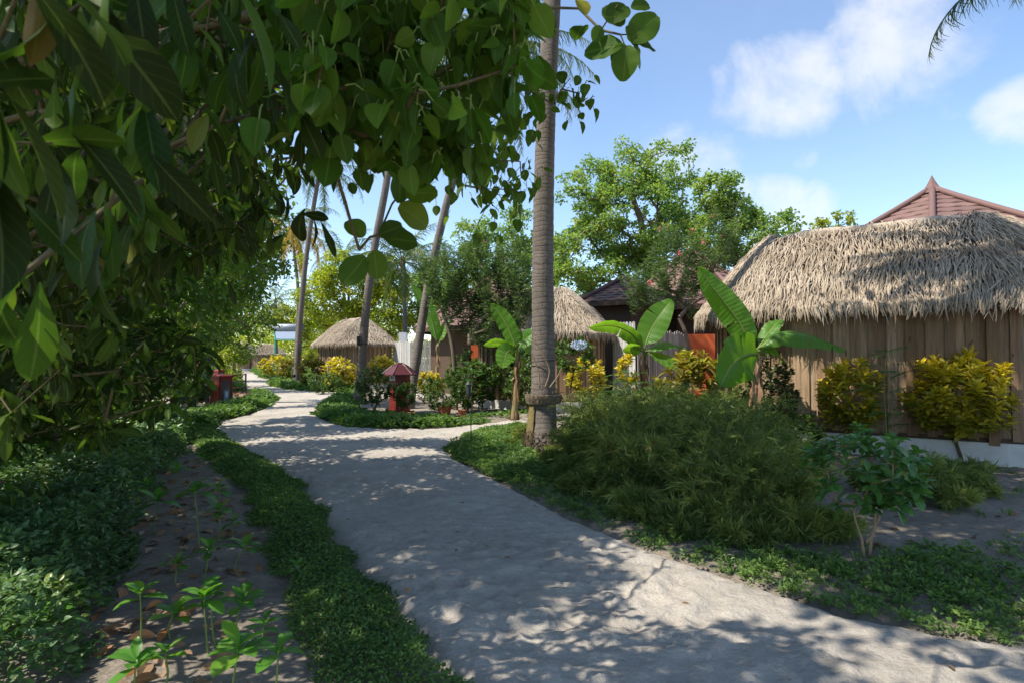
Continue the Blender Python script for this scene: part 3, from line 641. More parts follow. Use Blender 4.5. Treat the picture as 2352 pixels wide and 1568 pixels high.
# ------------------------------------------------------------------ tiled roofs
def tiled_roof(m, hips, c, R, ze, za, nsides, rot, rows, mat=0, flare=.25):
    """pyramid of stepped wavy tile courses; c = xy centre"""
    c = np.array(c[:2], float)
    def prof(f): return za - (za - ze) * (f**(1 - flare * .18)) if f > 0 else za
    an = [rot + k * 2 * math.pi / nsides for k in range(nsides + 1)]
    for k in range(nsides):
        d0 = np.array((math.cos(an[k]), math.sin(an[k]))); d1 = np.array((math.cos(an[k + 1]), math.sin(an[k + 1])))
        for rI in range(rows):
            f0 = .03 + .97 * rI / rows; f1 = .03 + .97 * (rI + 1) / rows; wlen = np.linalg.norm(d1 - d0) * R * f1; nc = max(2, int(wlen / .09))
            x = np.linspace(0, 1, nc + 1); Vr = []
            for (f, lift, wav) in ((f0, .0, 0), (f1, .032, .016), (f1, .0, .016)):
                xy = np.array(c) + R * f * (d0[None] * (1 - x[:, None]) + d1[None] * x[:, None])
                ph = x * wlen / .48 * 2 * math.pi
                Vr.append(np.column_stack([xy, np.full(nc + 1, prof(f)) + lift + wav * np.sin(ph) - .02]))
            V = np.vstack(Vr); j = np.arange(nc); w = nc + 1
            q = np.vstack([np.stack([a * w + j, (a + 1) * w + j, (a + 1) * w + j + 1, a * w + j + 1], 1) for a in range(2)])
            m.add(V, q, attr=np.tile((0, 0, rng.random()), (len(V), 1)), mat=mat)
        fs = np.linspace(0.02, 1, 12); hips.tube([(c[0] + R * f * d0[0], c[1] + R * f * d0[1], prof(f) + .06) for f in fs], .085, 8)
    # soffit
    m.add(np.array([(c[0], c[1], ze + .12)] + [(c[0] + R * math.cos(a), c[1] + R * math.sin(a), ze - .03) for a in an[:-1]]), None, [(0, 1 + (k + 1) % nsides, 1 + k) for k in range(nsides)], mat=mat)
def pavilion(label, c, R, ze, za, nsides, rot, wallR, wmat, tmat='tile', rows=14, finial=True, extra=None):
    root = thing('villa', label, 'villa', (c[0], c[1], 0), 'tile roofed villas')
    m = MB(); hips = MB(); tiled_roof(m, hips, c, R, ze, za, nsides, rot, rows)
    roof = m.build('tiled_roof', M[tmat], root); hips.build('hip_tiles', M[tmat], roof, smooth=True)
    if finial:
        f = MB(); f.lathe((c[0], c[1], 0), [(.36, za - .16), (.24, za - .04), (.15, za + .10), (.08, za + .24), (.005, za + .42)], nsides, rot=rot); f.build('finial', M[tmat], roof)
    w = MB(); w.lathe((c[0], c[1], 0), [(wallR, -.1), (wallR, ze + .1)], nsides, rot=rot); w.build('wall', M[wmat], root)
    g = MB(); g.lathe((c[0], c[1], 0), [(R - .02, ze - .2), (R + .03, ze - .2), (R + .03, ze - .035), (R - .02, ze - .035)], nsides, rot=rot); g.build('fascia', M['darkwood'], root)
    return root
# ------------------------------------------------------------------ picket fences
def fence(label, pts, h, mat, sw=.115, gap=.022, vary=.03, group='slatted fences', pointed=True):
    pts = np.array(pts, float); root = thing('slat_fence', label, 'fence', (pts[0, 0], pts[0, 1], 0), group)
    m = MB()
    for a, b in zip(pts[:-1], pts[1:]):
        L = np.linalg.norm(b[:2] - a[:2]); d = (b[:2] - a[:2]) / L; n = int(L / (sw + gap)); ang = math.atan2(d[1], d[0]); per = np.array((-d[1], d[0]))
        for i in range(n):
            s = (i + .5) * L / n; hh = h + rng.normal(0, vary); x, y = a[:2] + d * s
            w = L / n - gap; z0 = .05; ht = hh - .07 if pointed else hh; off = rng.normal(0, .004)
            V = []
            for yy in (-.011 + off, .011 + off):
                for (xx, zz) in ((-w / 2, z0), (w / 2, z0), (w / 2, ht), (w * .22, hh), (-w * .22, hh), (-w / 2, ht)):
                    V.append((x + d[0] * xx + per[0] * yy, y + d[1] * xx + per[1] * yy, zz))
            q = [(0, 1, 2, 5), (5, 2, 3, 4), (7, 6, 11, 8), (8, 11, 10, 9)] + [(i0, 6 + i0, 6 + (i0 + 1) % 6, (i0 + 1) % 6) for i0 in range(6)]
            m.add(V, q, attr=np.tile((0, 0, rng.random()), (12, 1)))
        for z in (.45, h * .55, h - .35):
            c_ = (a[:2] + b[:2]) / 2 + per * .045; rl = MB(); rl.box((c_[0], c_[1], z), (L - .01, .05, .09), ang); rl.build('rail', M['darkwood'], root)
    m.build('slats', M[mat], root); return root

# ------------------------------------------------------------------ palms
def frond(m, base, az, el, L, droop=1.0, leaf=.62, n=64, roll=0.0, rnd=None, K=16):
    """one pinnate frond: rachis + hanging leaflets"""
    p = np.array(base, float); pts = [p]; e = el; ds = L / K
    for k in range(K):
        e -= droop * (.035 + .10 * (k / K)) * (1.0); e = max(e, -1.45)
        p = p + ds * np.array((math.cos(az) * math.cos(e), math.sin(az) * math.cos(e), math.sin(e))); pts.append(p)
    pts = np.array(pts); m.tube(pts, np.linspace(.034, .006, K + 1) * (L / 3.6), 4, mat=1)
    u = np.sort(np.clip(np.linspace(.16, .995, n) + rng.normal(0, .004, n), 0, .999)); x = u * K; i = x.astype(int); f = (x - i)[:, None]
    pos = pts[i] * (1 - f) + pts[i + 1] * f; T = nrm(pts[i + 1] - pts[i]); S_ = np.array((-math.sin(az), math.cos(az), 0.)); Up = np.cross(T, S_) * -1
    Up = np.cross(S_[None], T); Up = np.where(Up[:, 2:3] < 0, -Up, Up)
    ll = leaf * (.45 + .75 * np.sin(np.pi * np.clip(u * 1.02 - .05, 0, 1))**.7) * (1.05 - .45 * u)
    for sgn in (-1, 1):
        dr = rng.uniform(.15, .75, n) * (.6 + .6 * droop)
        D = T * rng.uniform(.5, .8, n)[:, None] * (.6 + u[:, None]) + S_ * sgn * .85 + Up * .12 - np.array((0, 0, 1.)) * dr[:, None]
        m.scatter(FRL, pos, D, Up + .3 * rng.standard_normal((n, 3)), ll * rng.uniform(.85, 1.1, n), rand=np.clip((rng.random(n) if rnd is None else rnd + rng.normal(0, .15, n)) + .25 * (u > .85), 0, 1))
FRL = [leaf_tmpl(lambda t: .032 * (1 - t * .85) + .004, 4, 1, .35, d, 0, tw) for d, tw in ((.45, .2), (.75, -.2), (.95, .1), (.3, .5))]
def palm(label, trunk, r0, r1, crown=True, nf=18, L=3.4, seed=1, group='coconut palms', yellow=0, name='coconut_palm', droopf=1.0, els=None, base_flare=1.35, azs=None, leafn=60, lf=.62):
    global rng
    keep = rng; rng = np.random.default_rng(seed)
    pts = smooth(trunk, 14); root = thing(name, label, 'palm tree', pts[0], group); n = len(pts)
    m = MB(); L_ = np.concatenate([[0], np.cumsum(np.linalg.norm(np.diff(pts, axis=0), axis=1))]); N = max(40, int(L_[-1] / .06)); s = np.linspace(0, L_[-1], N)
    q = np.stack([np.interp(s, L_, pts[:, k]) for k in range(3)], 1); f = s / L_[-1]
    rad = (r0 + (r1 - r0) * f**.8) * (1 + (base_flare - 1) * np.exp(-s / .45)) * (1 + .005 * np.sin(s * 75) + .008 * np.sin(s * 23) + .012 * (vnoise(s * 6, s * 0, 5) - .5))
    m.tube(q, rad, 18 if r0 > .2 else 12, wob=.03); m.build('trunk', M['palm_bark'], root, smooth=True)
    if crown:
        top = pts[-1]
        b = MB()
        for k in range(nf):
            az = (k * 2.399 + rng.uniform(-.3, .3)) if azs is None else azs[k % len(azs)] + rng.uniform(-.12, .12)
            el = (1.25 - 1.75 * (k / max(1, nf - 1)) + rng.uniform(-.12, .12)) if els is None else els[k % len(els)]
            fm = MB(); old = k >= nf - yellow
            frond(fm, top + np.array((math.cos(az) * .08, math.sin(az) * .08, .05)), az, el, L * rng.uniform(.85, 1.08), droopf * (1.25 if old else rng.uniform(.8, 1.15)), lf, leafn, rnd=None)
            fm.build('frond', [M['frond_yellow'] if old else M['frond'], M['stem']], root, smooth=False)
        c = MB(); c.lathe(top, [(r1 * .9, -.5), (r1 * 1.5, -.15), (r1 * 1.7, .1), (r1 * .6, .4)], 10)
        c.build('crownshaft', M['fibre'], root, smooth=True)
    rng = keep; return root

# ------------------------------------------------------------------ broadleaf trees
def skeleton(trunk, targets, r_tip=.012, expo=.46, sag=.06, seed=0, r_max=None):
    """branches from a trunk polyline to every cluster; returns list of (pts, radii)"""
    r = np.random.default_rng(seed); nodes = [np.array(p, float) for p in trunk]; par = [i - 1 for i in range(len(trunk))]
    nodes_a = np.array(nodes); T = np.asarray(targets, float)
    d0 = np.min(np.linalg.norm(T[:, None] - nodes_a[None], axis=2), axis=1); order = np.argsort(d0)
    segs = []
    for ti in order:
        t = T[ti]; A = np.array(nodes); v = t - A; d = np.linalg.norm(v, axis=1)
        cost = d * (1 + .6 * np.clip(-(v[:, 2]) / np.maximum(d, 1e-6), 0, 1)) + .02 * np.arange(len(A)) / len(A); cost[0] += .5
        k = int(np.argmin(cost)); a = nodes[k]; dd = d[k]; m = max(1, int(dd / .45)); idx = [k]; prev = k
        side = r.normal(0, .10 * dd, 3)
        for j in range(1, m + 1):
            f = j / m; p = a + (t - a) * f + side * math.sin(math.pi * f) * .6 + np.array((0, 0, sag * dd * math.sin(math.pi * f)))
            nodes.append(p); par.append(prev); prev = len(nodes) - 1; idx.append(prev)
        segs.append(idx)
    cnt = np.zeros(len(nodes))
    for s in segs: cnt[s[-1]] += 1
    for i in range(len(nodes) - 1, 0, -1):
        if par[i] >= 0: cnt[par[i]] += cnt[i]
    rad = r_tip * np.maximum(cnt, 1)**expo
    if r_max: rad = np.minimum(rad, r_max)
    out = [(np.array(trunk, float), rad[:len(trunk)])]
    for s in segs:
        rr = rad[s].copy(); rr[0] = min(rr[0], rr[1] * 1.25); out.append((np.array([nodes[i] for i in s]), rr))
    return out
def ell_points(ells, n, shell=.55, seed=0):
    """points in the outer part of a union of ellipsoids (cx,cy,cz,rx,ry,rz)"""
    r = np.random.default_rng(seed); E = np.array(ells, float); vol = E[:, 3] * E[:, 4] * E[:, 5]; out = []
    while len(out) < n:
        e = E[r.choice(len(E), p=vol / vol.sum())]; v = nrm(r.standard_normal(3)); f = r.uniform(shell, 1.0)**.6
        p = e[:3] + v * e[3:] * f
        if any(np.sum(((p - g[:3]) / g[3:])**2) < .30 for g in E if g is not e): continue
        out.append(p)
    return np.array(out)
def leaf_ball(m, targets, n, rad, size, tm, center=None, droop=.2, mat=0, flat=.75, crand=.35, seed=3, per=1, up=1.0):
    """n leaves scattered round every target, small shoots pointing outwards"""
    T = np.repeat(np.asarray(targets, float), n, 0); N = len(T); off = rng.standard_normal((N, 3)); off = nrm(off) * (rng.random(N)**.45)[:, None] * rad; off[:, 2] *= flat
    D = nrm(off) * .6 + .75 * rng.standard_normal((N, 3)); D[:, 2] -= droop
    base = np.repeat(rng.random(len(targets)), n)
    U = np.array((0, 0, up)) + .6 * rng.standard_normal((N, 3))
    m.scatter(tm, T + off, D, U, size * rng.uniform(.6, 1.25, N), rand=np.clip(crand * base + (1 - crand) * rng.random(N), 0, 1), mat=mat)
def tree(label, name, cat, trunk, ells, ncl, nleaf, crad, lsize, tm, lmat, group=None, r_tip=.014, seed=0, bmat='bark', shell=.5, extra=None, droop=.2, rmax=None, keepf=None, sides=6):
    T = ell_points(ells, ncl, shell, seed)
    if keepf is not None: T = T[[bool(keepf(p)) for p in T]]
    root = thing(name, label, cat, trunk[0], group); sk = skeleton(smooth(trunk, 4), T, r_tip, seed=seed, r_max=rmax)
    m = MB(); m.tube(sk[0][0], sk[0][1] * (1 + .35 * np.exp(-np.arange(len(sk[0][0])) / 1.5)), 10, wob=.06)
    for p, r in sk[1:]: m.tube(p, r, 5 if r[0] < .04 else sides, cap=False)
    m.build('trunk', M[bmat], root, smooth=True)
    c = MB(); leaf_ball(c, T, nleaf, crad, lsize, tm, droop=droop); c.build('crown', M[lmat], root)
    return root

# ------------------------------------------------------------------ shrubs
def shrub(label, name, cat, base, R, Hh, nshoot, nleaf, lsize, tm, lmat, group=None, stems=6, z0=.25, up=.5, rise=.12, smat='twig', seed=5, shape=1.0, flowers=None, sr=.012, lead=0.0, width=1.0, gradient=False, droop=0.0):
    """several stems from one base, each shoot ends in a rosette of leaves"""
    r = np.random.default_rng(seed); base = np.array(base, float); root = thing(name, label, cat, base, group)
    v = nrm(r.standard_normal((nshoot, 3))); f = r.uniform(.35, 1, nshoot)**.5
    T = base + np.column_stack([v[:, 0] * R * f, v[:, 1] * R * f, z0 * Hh + (Hh * (1 - z0)) * (.5 + .5 * v[:, 2] * f * shape)])
    tr = [base + (0, 0, -.03), base + (0, 0, .06)] + ([base + (.01, 0, lead * .5), base + (-.01, .01, lead)] if lead else [])
    sk = skeleton(tr, T, .004, expo=.4, sag=.10, seed=seed, r_max=sr * 2.2); m = MB()
    for p, rr in sk[1:]: m.tube(p, np.maximum(rr, .0035), 4, cap=False)
    m.build('stems', M[smat], root, smooth=True)
    N = nshoot * nleaf; k = np.tile(np.arange(nleaf), nshoot); C = np.repeat(T, nleaf, 0); out = nrm(np.repeat(T - (base + (0, 0, Hh * .35)), nleaf, 0))
    a = k * 2.399 + np.repeat(r.random(nshoot) * 6, nleaf); el = up + .9 * (k / nleaf) - .35 + r.normal(0, .18, N)
    ax = nrm(out * .5 + np.array((0, 0, .9))); s1 = nrm(np.cross(ax, np.array((1, 0, .03)))); s2 = np.cross(ax, s1)
    D = (np.cos(a)[:, None] * s1 + np.sin(a)[:, None] * s2) * np.cos(el)[:, None] + ax * np.sin(el)[:, None]; D[:, 2] -= droop
    pos = C + ax * ((k / nleaf - .75) * rise)[:, None]
    rnd = np.clip(r.random(N) * .5 + (.25 if not gradient else .55 * np.repeat(np.clip((T[:, 2] - base[2]) / Hh, 0, 1), nleaf) - .12 + .25 * (k / nleaf)), 0, 1)
    c = MB(); c.scatter(tm, pos, D, ax + .35 * r.standard_normal((N, 3)), lsize * r.uniform(.65, 1.15, N), rand=rnd, width=np.full(N, width)); c.build('foliage', M[lmat], root)
    if flowers:
        fm, nfl = flowers; I = r.choice(nshoot, nfl); fl = MB()
        for i in I:
            n = 14; d = nrm(r.standard_normal((n, 3)) + (0, 0, .5)); fl.scatter(SMALLR, np.tile(T[i] + (0, 0, .06), (n, 1)) + d * .02, d, d[::-1], .05)
        fl.build('flowers', M[fm], root)
    return root
# ------------------------------------------------------------------ huts, villas and fences
hut, hat, hper = thatched_hut('large thatched hut filling the right side, brown plank wall on a white plinth', (6.15, 11.65), (8.35, 10.18), 1.8, det=1.0, ext=.72)
pst = MB(); pq, pn = hat(np.array([2.62])); pst.box((pq[0, 0] + pn[0, 0] * .06, pq[0, 1] + pn[0, 1] * .06, 1.4), (.13, .09, 2.2), math.atan2(pn[0, 1], pn[0, 0]) + math.pi / 2); pst.build('corner_post', M['plank'], hut)
thatched_hut('thatched hut half hidden behind the thick palm trunk with the planter', P(1192, 825, 19.6), P(1290, 825, 18.7), 1.35, ze=2.35, zr=3.95, over=.38, det=.8, wall_z0=.3)
thatched_hut('small thatched hut joining the pale slat fence, crossed by a slim palm trunk', P(797, 825, 34), P(832, 825, 32.5), 1.6, ze=2.4, zr=3.95, over=.42, det=.6)
thatched_hut('farthest dark thatched hut beside the end of the sand path', P(556, 825, 82), P(562, 825, 80), 1.25, ze=2.2, zr=4.1, over=.45, det=.35)
thatched_hut('far thatched hut under the silver water heater', P(600, 825, 80), P(628, 825, 80), 1.2, ze=2.3, zr=3.7, over=.45, det=.35)
c = P(2150, 825, 17); pavilion('villa with a pointed red brown tiled roof rising behind the large thatched hut', c, 4.6, 4.15, 6.72, 8, math.radians(8), 3.6, 'orange', rows=13)
c = P(1588, 825, 25.5); pavilion('villa with a steep brown tiled roof showing through the right oleander', c, 3.7, 3.75, 6.55, 8, .3, 3.0, 'darkwood', rows=13, finial=False)
c = P(1432, 825, 22); pavilion('low annexe with a dark brown tiled roof between two thatched huts', c, 2.1, 3.72, 4.72, 6, .5, 1.7, 'darkwood', 'tile_dark', rows=8, finial=False)
c = P(1135, 825, 29); vl = pavilion('villa with a reddish tiled roof mostly hidden by the left oleander', c, 4.0, 3.1, 5.9, 8, .2, 3.2, 'darkwood', rows=13, finial=False)
w = MB(); q = P(926, 778, 34); w.box((q[0], q[1], 1.6), (.45, .2, 3.2)); w.build('white_pier', M['white'], vl)
fence('pale slat fence beside the small hut, in front of it the hexagonal red bin', [GX(903, 32.2), GX(942, 30.2), GX(1080, 30.6)], 2.58, 'white_plank')
fence('tall whitened slat fence right of the half hidden thatched hut', [GX(1408, 18.3), GX(1460, 17.4)], 2.78, 'white_plank')
fence('low grey slat fence running back to the orange wall', [GX(1464, 17.4), GX(1580, 18.6)], 2.48, 'grey_plank', sw=.085)
w = MB(); a, b = GX(1082, 24), GX(1106, 24); w.box(((a[0] + b[0]) / 2, 24, 1.1), (b[0] - a[0], .18, 2.2)); tag(w.build('garden_wall', M['orange']), 'short orange garden wall seen between the pale fence and a thatched hut', 'wall')

w = MB(); a, b = GX(1560, 20.5), GX(1640, 20.5); w.box(((a[0] + b[0]) / 2, 20.5, 1.25), (b[0] - a[0], .2, 2.5), -.25); tag(w.build('garden_wall', M['orange']), 'red orange garden wall at the left end of the large thatched hut', 'wall')
# ------------------------------------------------------------------ palms
base = G(1245, 1038)
pm = palm('thick grey coconut palm with an orchid planter strapped round it, nearest the camera', [base, P(1248, 900, 10), P(1247, 600, 10), P(1253, 300, 10), P(1268, 0, 10.1), P(1288, -350, 10.2), P(1310, -850, 10.3)], .22, .115, nf=26, L=2.8, seed=2, base_flare=1.42, group=None, els=[1.2, .75, .35, .0, .5, .15], leafn=70)
m = MB(); aa = np.linspace(2.5, 4.0, 14); zz = np.linspace(.16, .84, 24); V = []
for z in zz:
    rr = .235 * (1 + .42 * math.exp(-z / .45)) * (1 - .06 * z)
    cx = np.interp(z, [0, 1.05], [base[0], P(1248, 900, 10)[0]]); cy = np.interp(z, [0, 1.05], [base[1], 10])
    for a in aa:
        th = .012 * min(1, 4 * (1 - abs(2 * (a - 2.5) / 1.5 - 1))) * min(1, 6 * (.84 - z), 6 * (z - .16)) - .006 + .008 * rng.random(); V.append((cx + (rr + th) * math.cos(a), cy + (rr + th) * math.sin(a), z))
i = np.arange(23)[:, None] * 14; j = np.arange(13)[None]; m.add(V, np.stack([i + j, i + j + 1, i + 15 + j, i + 14 + j], -1).reshape(-1, 4)); m.build('moss_patch', M['moss'], pm, smooth=True)
m = MB()   # fibrous root skirt
n = 900; a = rng.random(n) * 6.28; z = rng.random(n)**1.6 * .42; r_ = .27 + .085 * np.exp(-z / .2)
m.scatter(NARROW, np.column_stack([base[0] + r_ * np.cos(a), base[1] + r_ * np.sin(a), z]), np.column_stack([np.cos(a) * .5 + .4 * rng.standard_normal(n), np.sin(a) * .5 + .4 * rng.standard_normal(n), -1 + .5 * rng.standard_normal(n)]), np.column_stack([np.cos(a), np.sin(a), np.zeros(n)]), rng.uniform(.05, .14, n)); m.build('root_fibres', M['fibre'], pm)
m = MB(); t = np.linspace(0, 6.28, 30); c = P(1247, 828, 10); m.tube(np.column_stack([c[0] + .247 * np.cos(t), c[1] + .247 * np.sin(t), c[2] + .02 * np.cos(t)]), .007, 6); m.build('cable', M['black'], pm)
# orchid planter on the trunk
oc = P(1248, 912, 10); orch = thing('orchid_planter', 'bark planter strapped round the thick palm trunk with bare pale orchid stalks', 'planter', oc)
m = MB(); m.lathe((oc[0], oc[1], oc[2]), [(.25, -.11), (.30, -.10), (.325, 0), (.325, .055), (.29, .06), (.25, .03)], 22); m.build('basket', M['fibre'], orch)
m = MB(); n = 260; a = rng.random(n) * 6.28; m.scatter(NARROW, np.column_stack([oc[0] + .315 * np.cos(a), oc[1] + .315 * np.sin(a), oc[2] + rng.uniform(-.06, .08, n)]), rng.standard_normal((n, 3)) + (0, 0, .3), rng.standard_normal((n, 3)), rng.uniform(.04, .09, n)); m.build('husk', M['fibre'], orch)
for l in ([(1240, 890), (1236, 850), (1222, 815), (1208, 790)], [(1252, 890), (1262, 850), (1245, 810), (1228, 780), (1240, 770)], [(1262, 890), (1280, 865), (1290, 845)]):
    m = MB(); m.tube(smooth([P(x, y, 9.62) for x, y in l], 6), np.linspace(.013, .007, (len(l) - 1) * 6 + 1), 6); m.build('stalk', M['pale_bark'], orch, smooth=True)
m = MB(); pp = np.array([P(x, y, 9.6) for x, y in ((1205, 800), (1200, 812), (1212, 790), (1195, 795))]); m.scatter(ELLH, pp, np.array([(-.3, -.2, -.8), (.2, -.3, -.9), (-.7, 0, .2), (.3, -.4, -.7)]), (0, -1, .4), .17); m.build('orchid_leaves', M['shrub_leaf'], orch)

palm('slim coconut palm leaning right, its trunk rising behind the hexagonal red bin', [GX(938, 18.6), P(952, 850, 18.8), P(985, 650, 19), P(1023, 480, 19), P(1047, 390, 19), P(1074, 240, 19), P(1100, 120, 19)], .165, .112, nf=26, L=4.3, seed=3, droopf=.85, lf=.75)
p3 = palm('slim coconut palm leaning right in front of the small thatched hut', [GX(822, 20.5), P(830, 850, 20.5), P(842, 700, 20.5), P(862, 560, 20.5), P(886, 430, 20.5), P(905, 300, 20.5), P(925, 110, 20.5)], .165, .115, nf=20, L=3.6, seed=4)
m = MB(); t = np.linspace(0, 6.28, 24); c = P(836, 791, 20.5); m.tube(np.column_stack([c[0] + .205 * np.cos(t), c[1] + .205 * np.sin(t), c[2] + 0 * t]), .012, 6); m.build('strap', M['black'], p3)
m = MB(); c = P(823, 783, 20.3); m.box(c, (.09, .09, .33)); m.box(c + (.1, 0, -.1), (.18, .03, .03)); m.build('tree_lamp', M['black'], p3)
palm('distant coconut palm with a smooth bent trunk left of the small hut', [GX(682, 34), P(684, 820, 34), P(690, 730, 34), P(699, 630, 34), P(713, 520, 34), P(735, 390, 34)], .19, .12, nf=20, L=3.6, seed=5, leafn=50)
palm('distant coconut palm with hanging yellow and orange dry fronds', [GX(676, 46), P(682, 780, 46), P(685, 680, 46), P(678, 600, 46), P(669, 532, 46)], .17, .11, nf=20, L=4.6, seed=6, yellow=13, droopf=1.35, leafn=60, lf=.9)
palm('bushy coconut palm with arching pale fronds above the small hut', [GX(930, 36), P(931, 780, 36), P(929, 700, 36), P(925, 603, 36)], .17, .12, nf=24, L=3.9, seed=7, leafn=56, lf=.75, droopf=1.1)
palm('far coconut palm showing only a tuft of fronds over the yellow green trees', [GX(790, 50), P(790, 700, 50), P(787, 588, 50)], .17, .12, nf=16, L=4.0, seed=8, leafn=40, lf=.8)
palm('farthest small coconut palm at the left end of the skyline', [GX(636, 62), P(634, 760, 62), P(633, 692, 62)], .18, .12, nf=16, L=3.8, seed=9, leafn=36, lf=.8)
palm('coconut palm of which only a frond tip hangs into the upper right corner', [np.array((8.2, 5.2, 0)), np.array((8.0, 5.4, 3.0)), np.array((7.3, 5.9, 5.4)), np.array((6.75, 6.3, 6.35))], .17, .12, nf=7, L=2.1, seed=10, azs=[2.75, 3.6, .2, 1.2, 4.6, 5.4, .8], els=[.05, .8, .5, .8, .4, .3, 1.2], droopf=1.15, leafn=70, lf=.42)

palm('unseen coconut palm added outside the right edge so its crown shades the large hut roof', [np.array((6.1, 5.1, 0)), np.array((6.1, 5.1, 3.0)), np.array((5.75, 5.4, 5.7)), np.array((4.7, 6.1, 8.3)), np.array((3.7, 6.6, 9.9))], .17, .12, nf=30, L=3.2, seed=12, leafn=80, lf=.7)  # palm added out of view to cast the shadow on the hut roof
# ------------------------------------------------------------------ trees behind
def E(px, py, d, rx, ry, rz):
    p = P(px, py, d); return (p[0], p[1], p[2], rx, ry, rz)
BT = 'trees behind the huts'
tree('tallest bright green tree, open crown of small leaves behind the huts', 'broadleaf_tree', 'tree', [GX(1500, 30), P(1500, 700, 30), P(1490, 600, 30), P(1470, 500, 30)],
     [E(1450, 500, 30, 3.0, 2.6, 2.6), E(1535, 385, 30, 1.7, 1.7, 1.6), E(1440, 390, 30.5, 1.9, 1.7, 1.5), E(1350, 440, 30, 1.6, 1.6, 1.7), E(1350, 590, 30, 2.0, 2.2, 2.4), E(1540, 560, 30, 1.8, 2, 2.2), E(1420, 650, 30, 2.6, 2, 1.8), E(1310, 660, 30, 1.5, 2, 1.6)], 540, 62, .42, .17, SMALLR, 'sun_leaf', BT, .016, 21)
tree('green tree right of the tallest one, crown sloping down to the large thatched hut', 'broadleaf_tree', 'tree', [GX(1700, 27), P(1700, 690, 27), P(1690, 600, 27)],
     [E(1650, 445, 27, 1.1, 1.2, 1.1), E(1640, 540, 27, 1.3, 1.5, 1.4), E(1730, 555, 27, 1.5, 1.5, 1.2), E(1795, 530, 27, .75, .9, .9), E(1700, 490, 27, .9, 1, .8), E(1760, 620, 27, 1.6, 1.5, 1.1)], 230, 62, .38, .17, SMALLR, 'sun_leaf', BT, .014, 22)
tree('yellow green tree just left of the thick palm trunk', 'broadleaf_tree', 'tree', [GX(1150, 34), P(1150, 700, 34), P(1145, 620, 34)],
     [E(1140, 580, 34, 2.2, 2, 1.9), E(1085, 545, 34, 1.3, 1.4, 1.4), E(1205, 520, 34, 1.4, 1.5, 1.5), E(1120, 690, 34, 3.2, 2.4, 2.0), E(1235, 600, 34, 1.6, 1.6, 2.2)], 280, 66, .44, .18, SMALLR, 'sun_leaf', BT, .014, 23)
tree('yellow leaved tree directly behind the small thatched hut', 'broadleaf_tree', 'tree', [GX(800, 41), P(802, 740, 41), P(800, 660, 41)],
     [E(800, 665, 41, 2.6, 2.4, 2.3), E(745, 690, 41, 2.1, 2, 1.9), E(860, 640, 41, 1.9, 2, 2.0), E(775, 610, 41, 1.4, 1.4, 1.3), E(880, 720, 41, 2.6, 2.2, 2.0), E(720, 620, 42, 1.0, 1.2, 1.2)], 300, 62, .5, .20, SMALLR, 'yel_leaf', BT, .014, 24)
tree('light green tree between the two slim leaning palms', 'broadleaf_tree', 'tree', [GX(960, 43), P(962, 760, 43), P(960, 690, 43)],
     [E(940, 690, 43, 2.8, 2.4, 2.2), E(1010, 650, 43, 2.0, 2, 2.0), E(1040, 720, 43, 2.4, 2, 2.0), E(900, 640, 43, 1.5, 1.5, 1.5)], 210, 60, .5, .20, SMALLR, 'sun_leaf', BT, .014, 25)
tree('yellow green treetop peeping over the ridge of the large thatched hut', 'broadleaf_tree', 'tree', [GX(1915, 24), P(1915, 620, 24), P(1912, 545, 24)],
     [E(1925, 515, 24, .75, .7, .42), E(1885, 522, 24, .35, .4, .3), E(1915, 570, 24, .9, .9, .7)], 44, 40, .22, .14, SMALLR, 'yel_leaf', BT, .012, 26)
tree('hazy green tree at the far end of the path, below the distant palms', 'broadleaf_tree', 'tree', [GX(690, 62), P(690, 780, 62), P(690, 740, 62)],
     [E(690, 735, 62, 2.8, 2.5, 2.2), E(740, 760, 62, 2.6, 2.4, 2.2), E(640, 725, 64, 1.9, 2, 1.5), E(600, 750, 66, 2.6, 2, 1.6)], 190, 46, .6, .26, SMALLR, 'yel_leaf', BT, .014, 27)
m = MB(); n = 420; xs = np.linspace(-95, 75, n) + rng.normal(0, 1, n); T = np.column_stack([xs, rng.uniform(84, 112, n), np.zeros(n)])
T = np.vstack([T + (rng.normal(0, 1.6), rng.normal(0, 1), z) for z in (.8, 1.8, 2.9, 3.8, 4.8, 6.0, 7.2, 8.4, 9.6, 10.8, 12)] ); T[:, 0] += rng.normal(0, 1.2, len(T)); T = T[(T[:, 2] < 3.5 + np.where(T[:, 0] < -22, 10, 5) * vnoise(T[:, 0] * .13, T[:, 1] * 0, 77) + np.where(T[:, 0] < -30, 2.5, 0))]
leaf_ball(m, T, 40, 1.35, .46, SMALLR); kind(m.build('far_wood', M['yel_leaf']), 'stuff')

# left-hand row of trees and bushes
SH = Vector((TO_SUN.x / TO_SUN.z, TO_SUN.y / TO_SUN.z, 0))
def sunspot(p): return (p[0] - SH.x * p[2], p[1] - SH.y * p[2])     # where the shadow of p falls on the ground
GAPS = []  # spots meant to be sunlit; leaf clusters that would shade them are dropped
for (px, py, wx, wy) in [(1650, 1335, 190, 70), (1570, 1395, 100, 34), (2110, 1530, 200, 70), (2310, 1480, 90, 34), (1330, 1500, 70, 40), (1400, 1390, 50, 24), (1180, 1500, 50, 30), (640, 950, 90, 14), (640, 928, 70, 8), (560, 975, 60, 8), (1180, 1030, 60, 10), (930, 1040, 100, 12), (500, 1480, 90, 60), (450, 1560, 110, 40), (960, 1285, 60, 10)]:
    c0 = G(px, py); ex = G(px + wx, py); ey = G(px, py - wy); GAPS.append((c0[0], c0[1], abs(ex[0] - c0[0]), abs(ey[1] - c0[1])))
for q_, r_ in ((P(1640, 690, 9.4), .55), (P(1400, 755, 13.5), .5), (P(1520, 720, 13.5), .5), (P(1840, 900, 10.1), .45)):
    GAPS.append((*sunspot(q_), r_, r_))
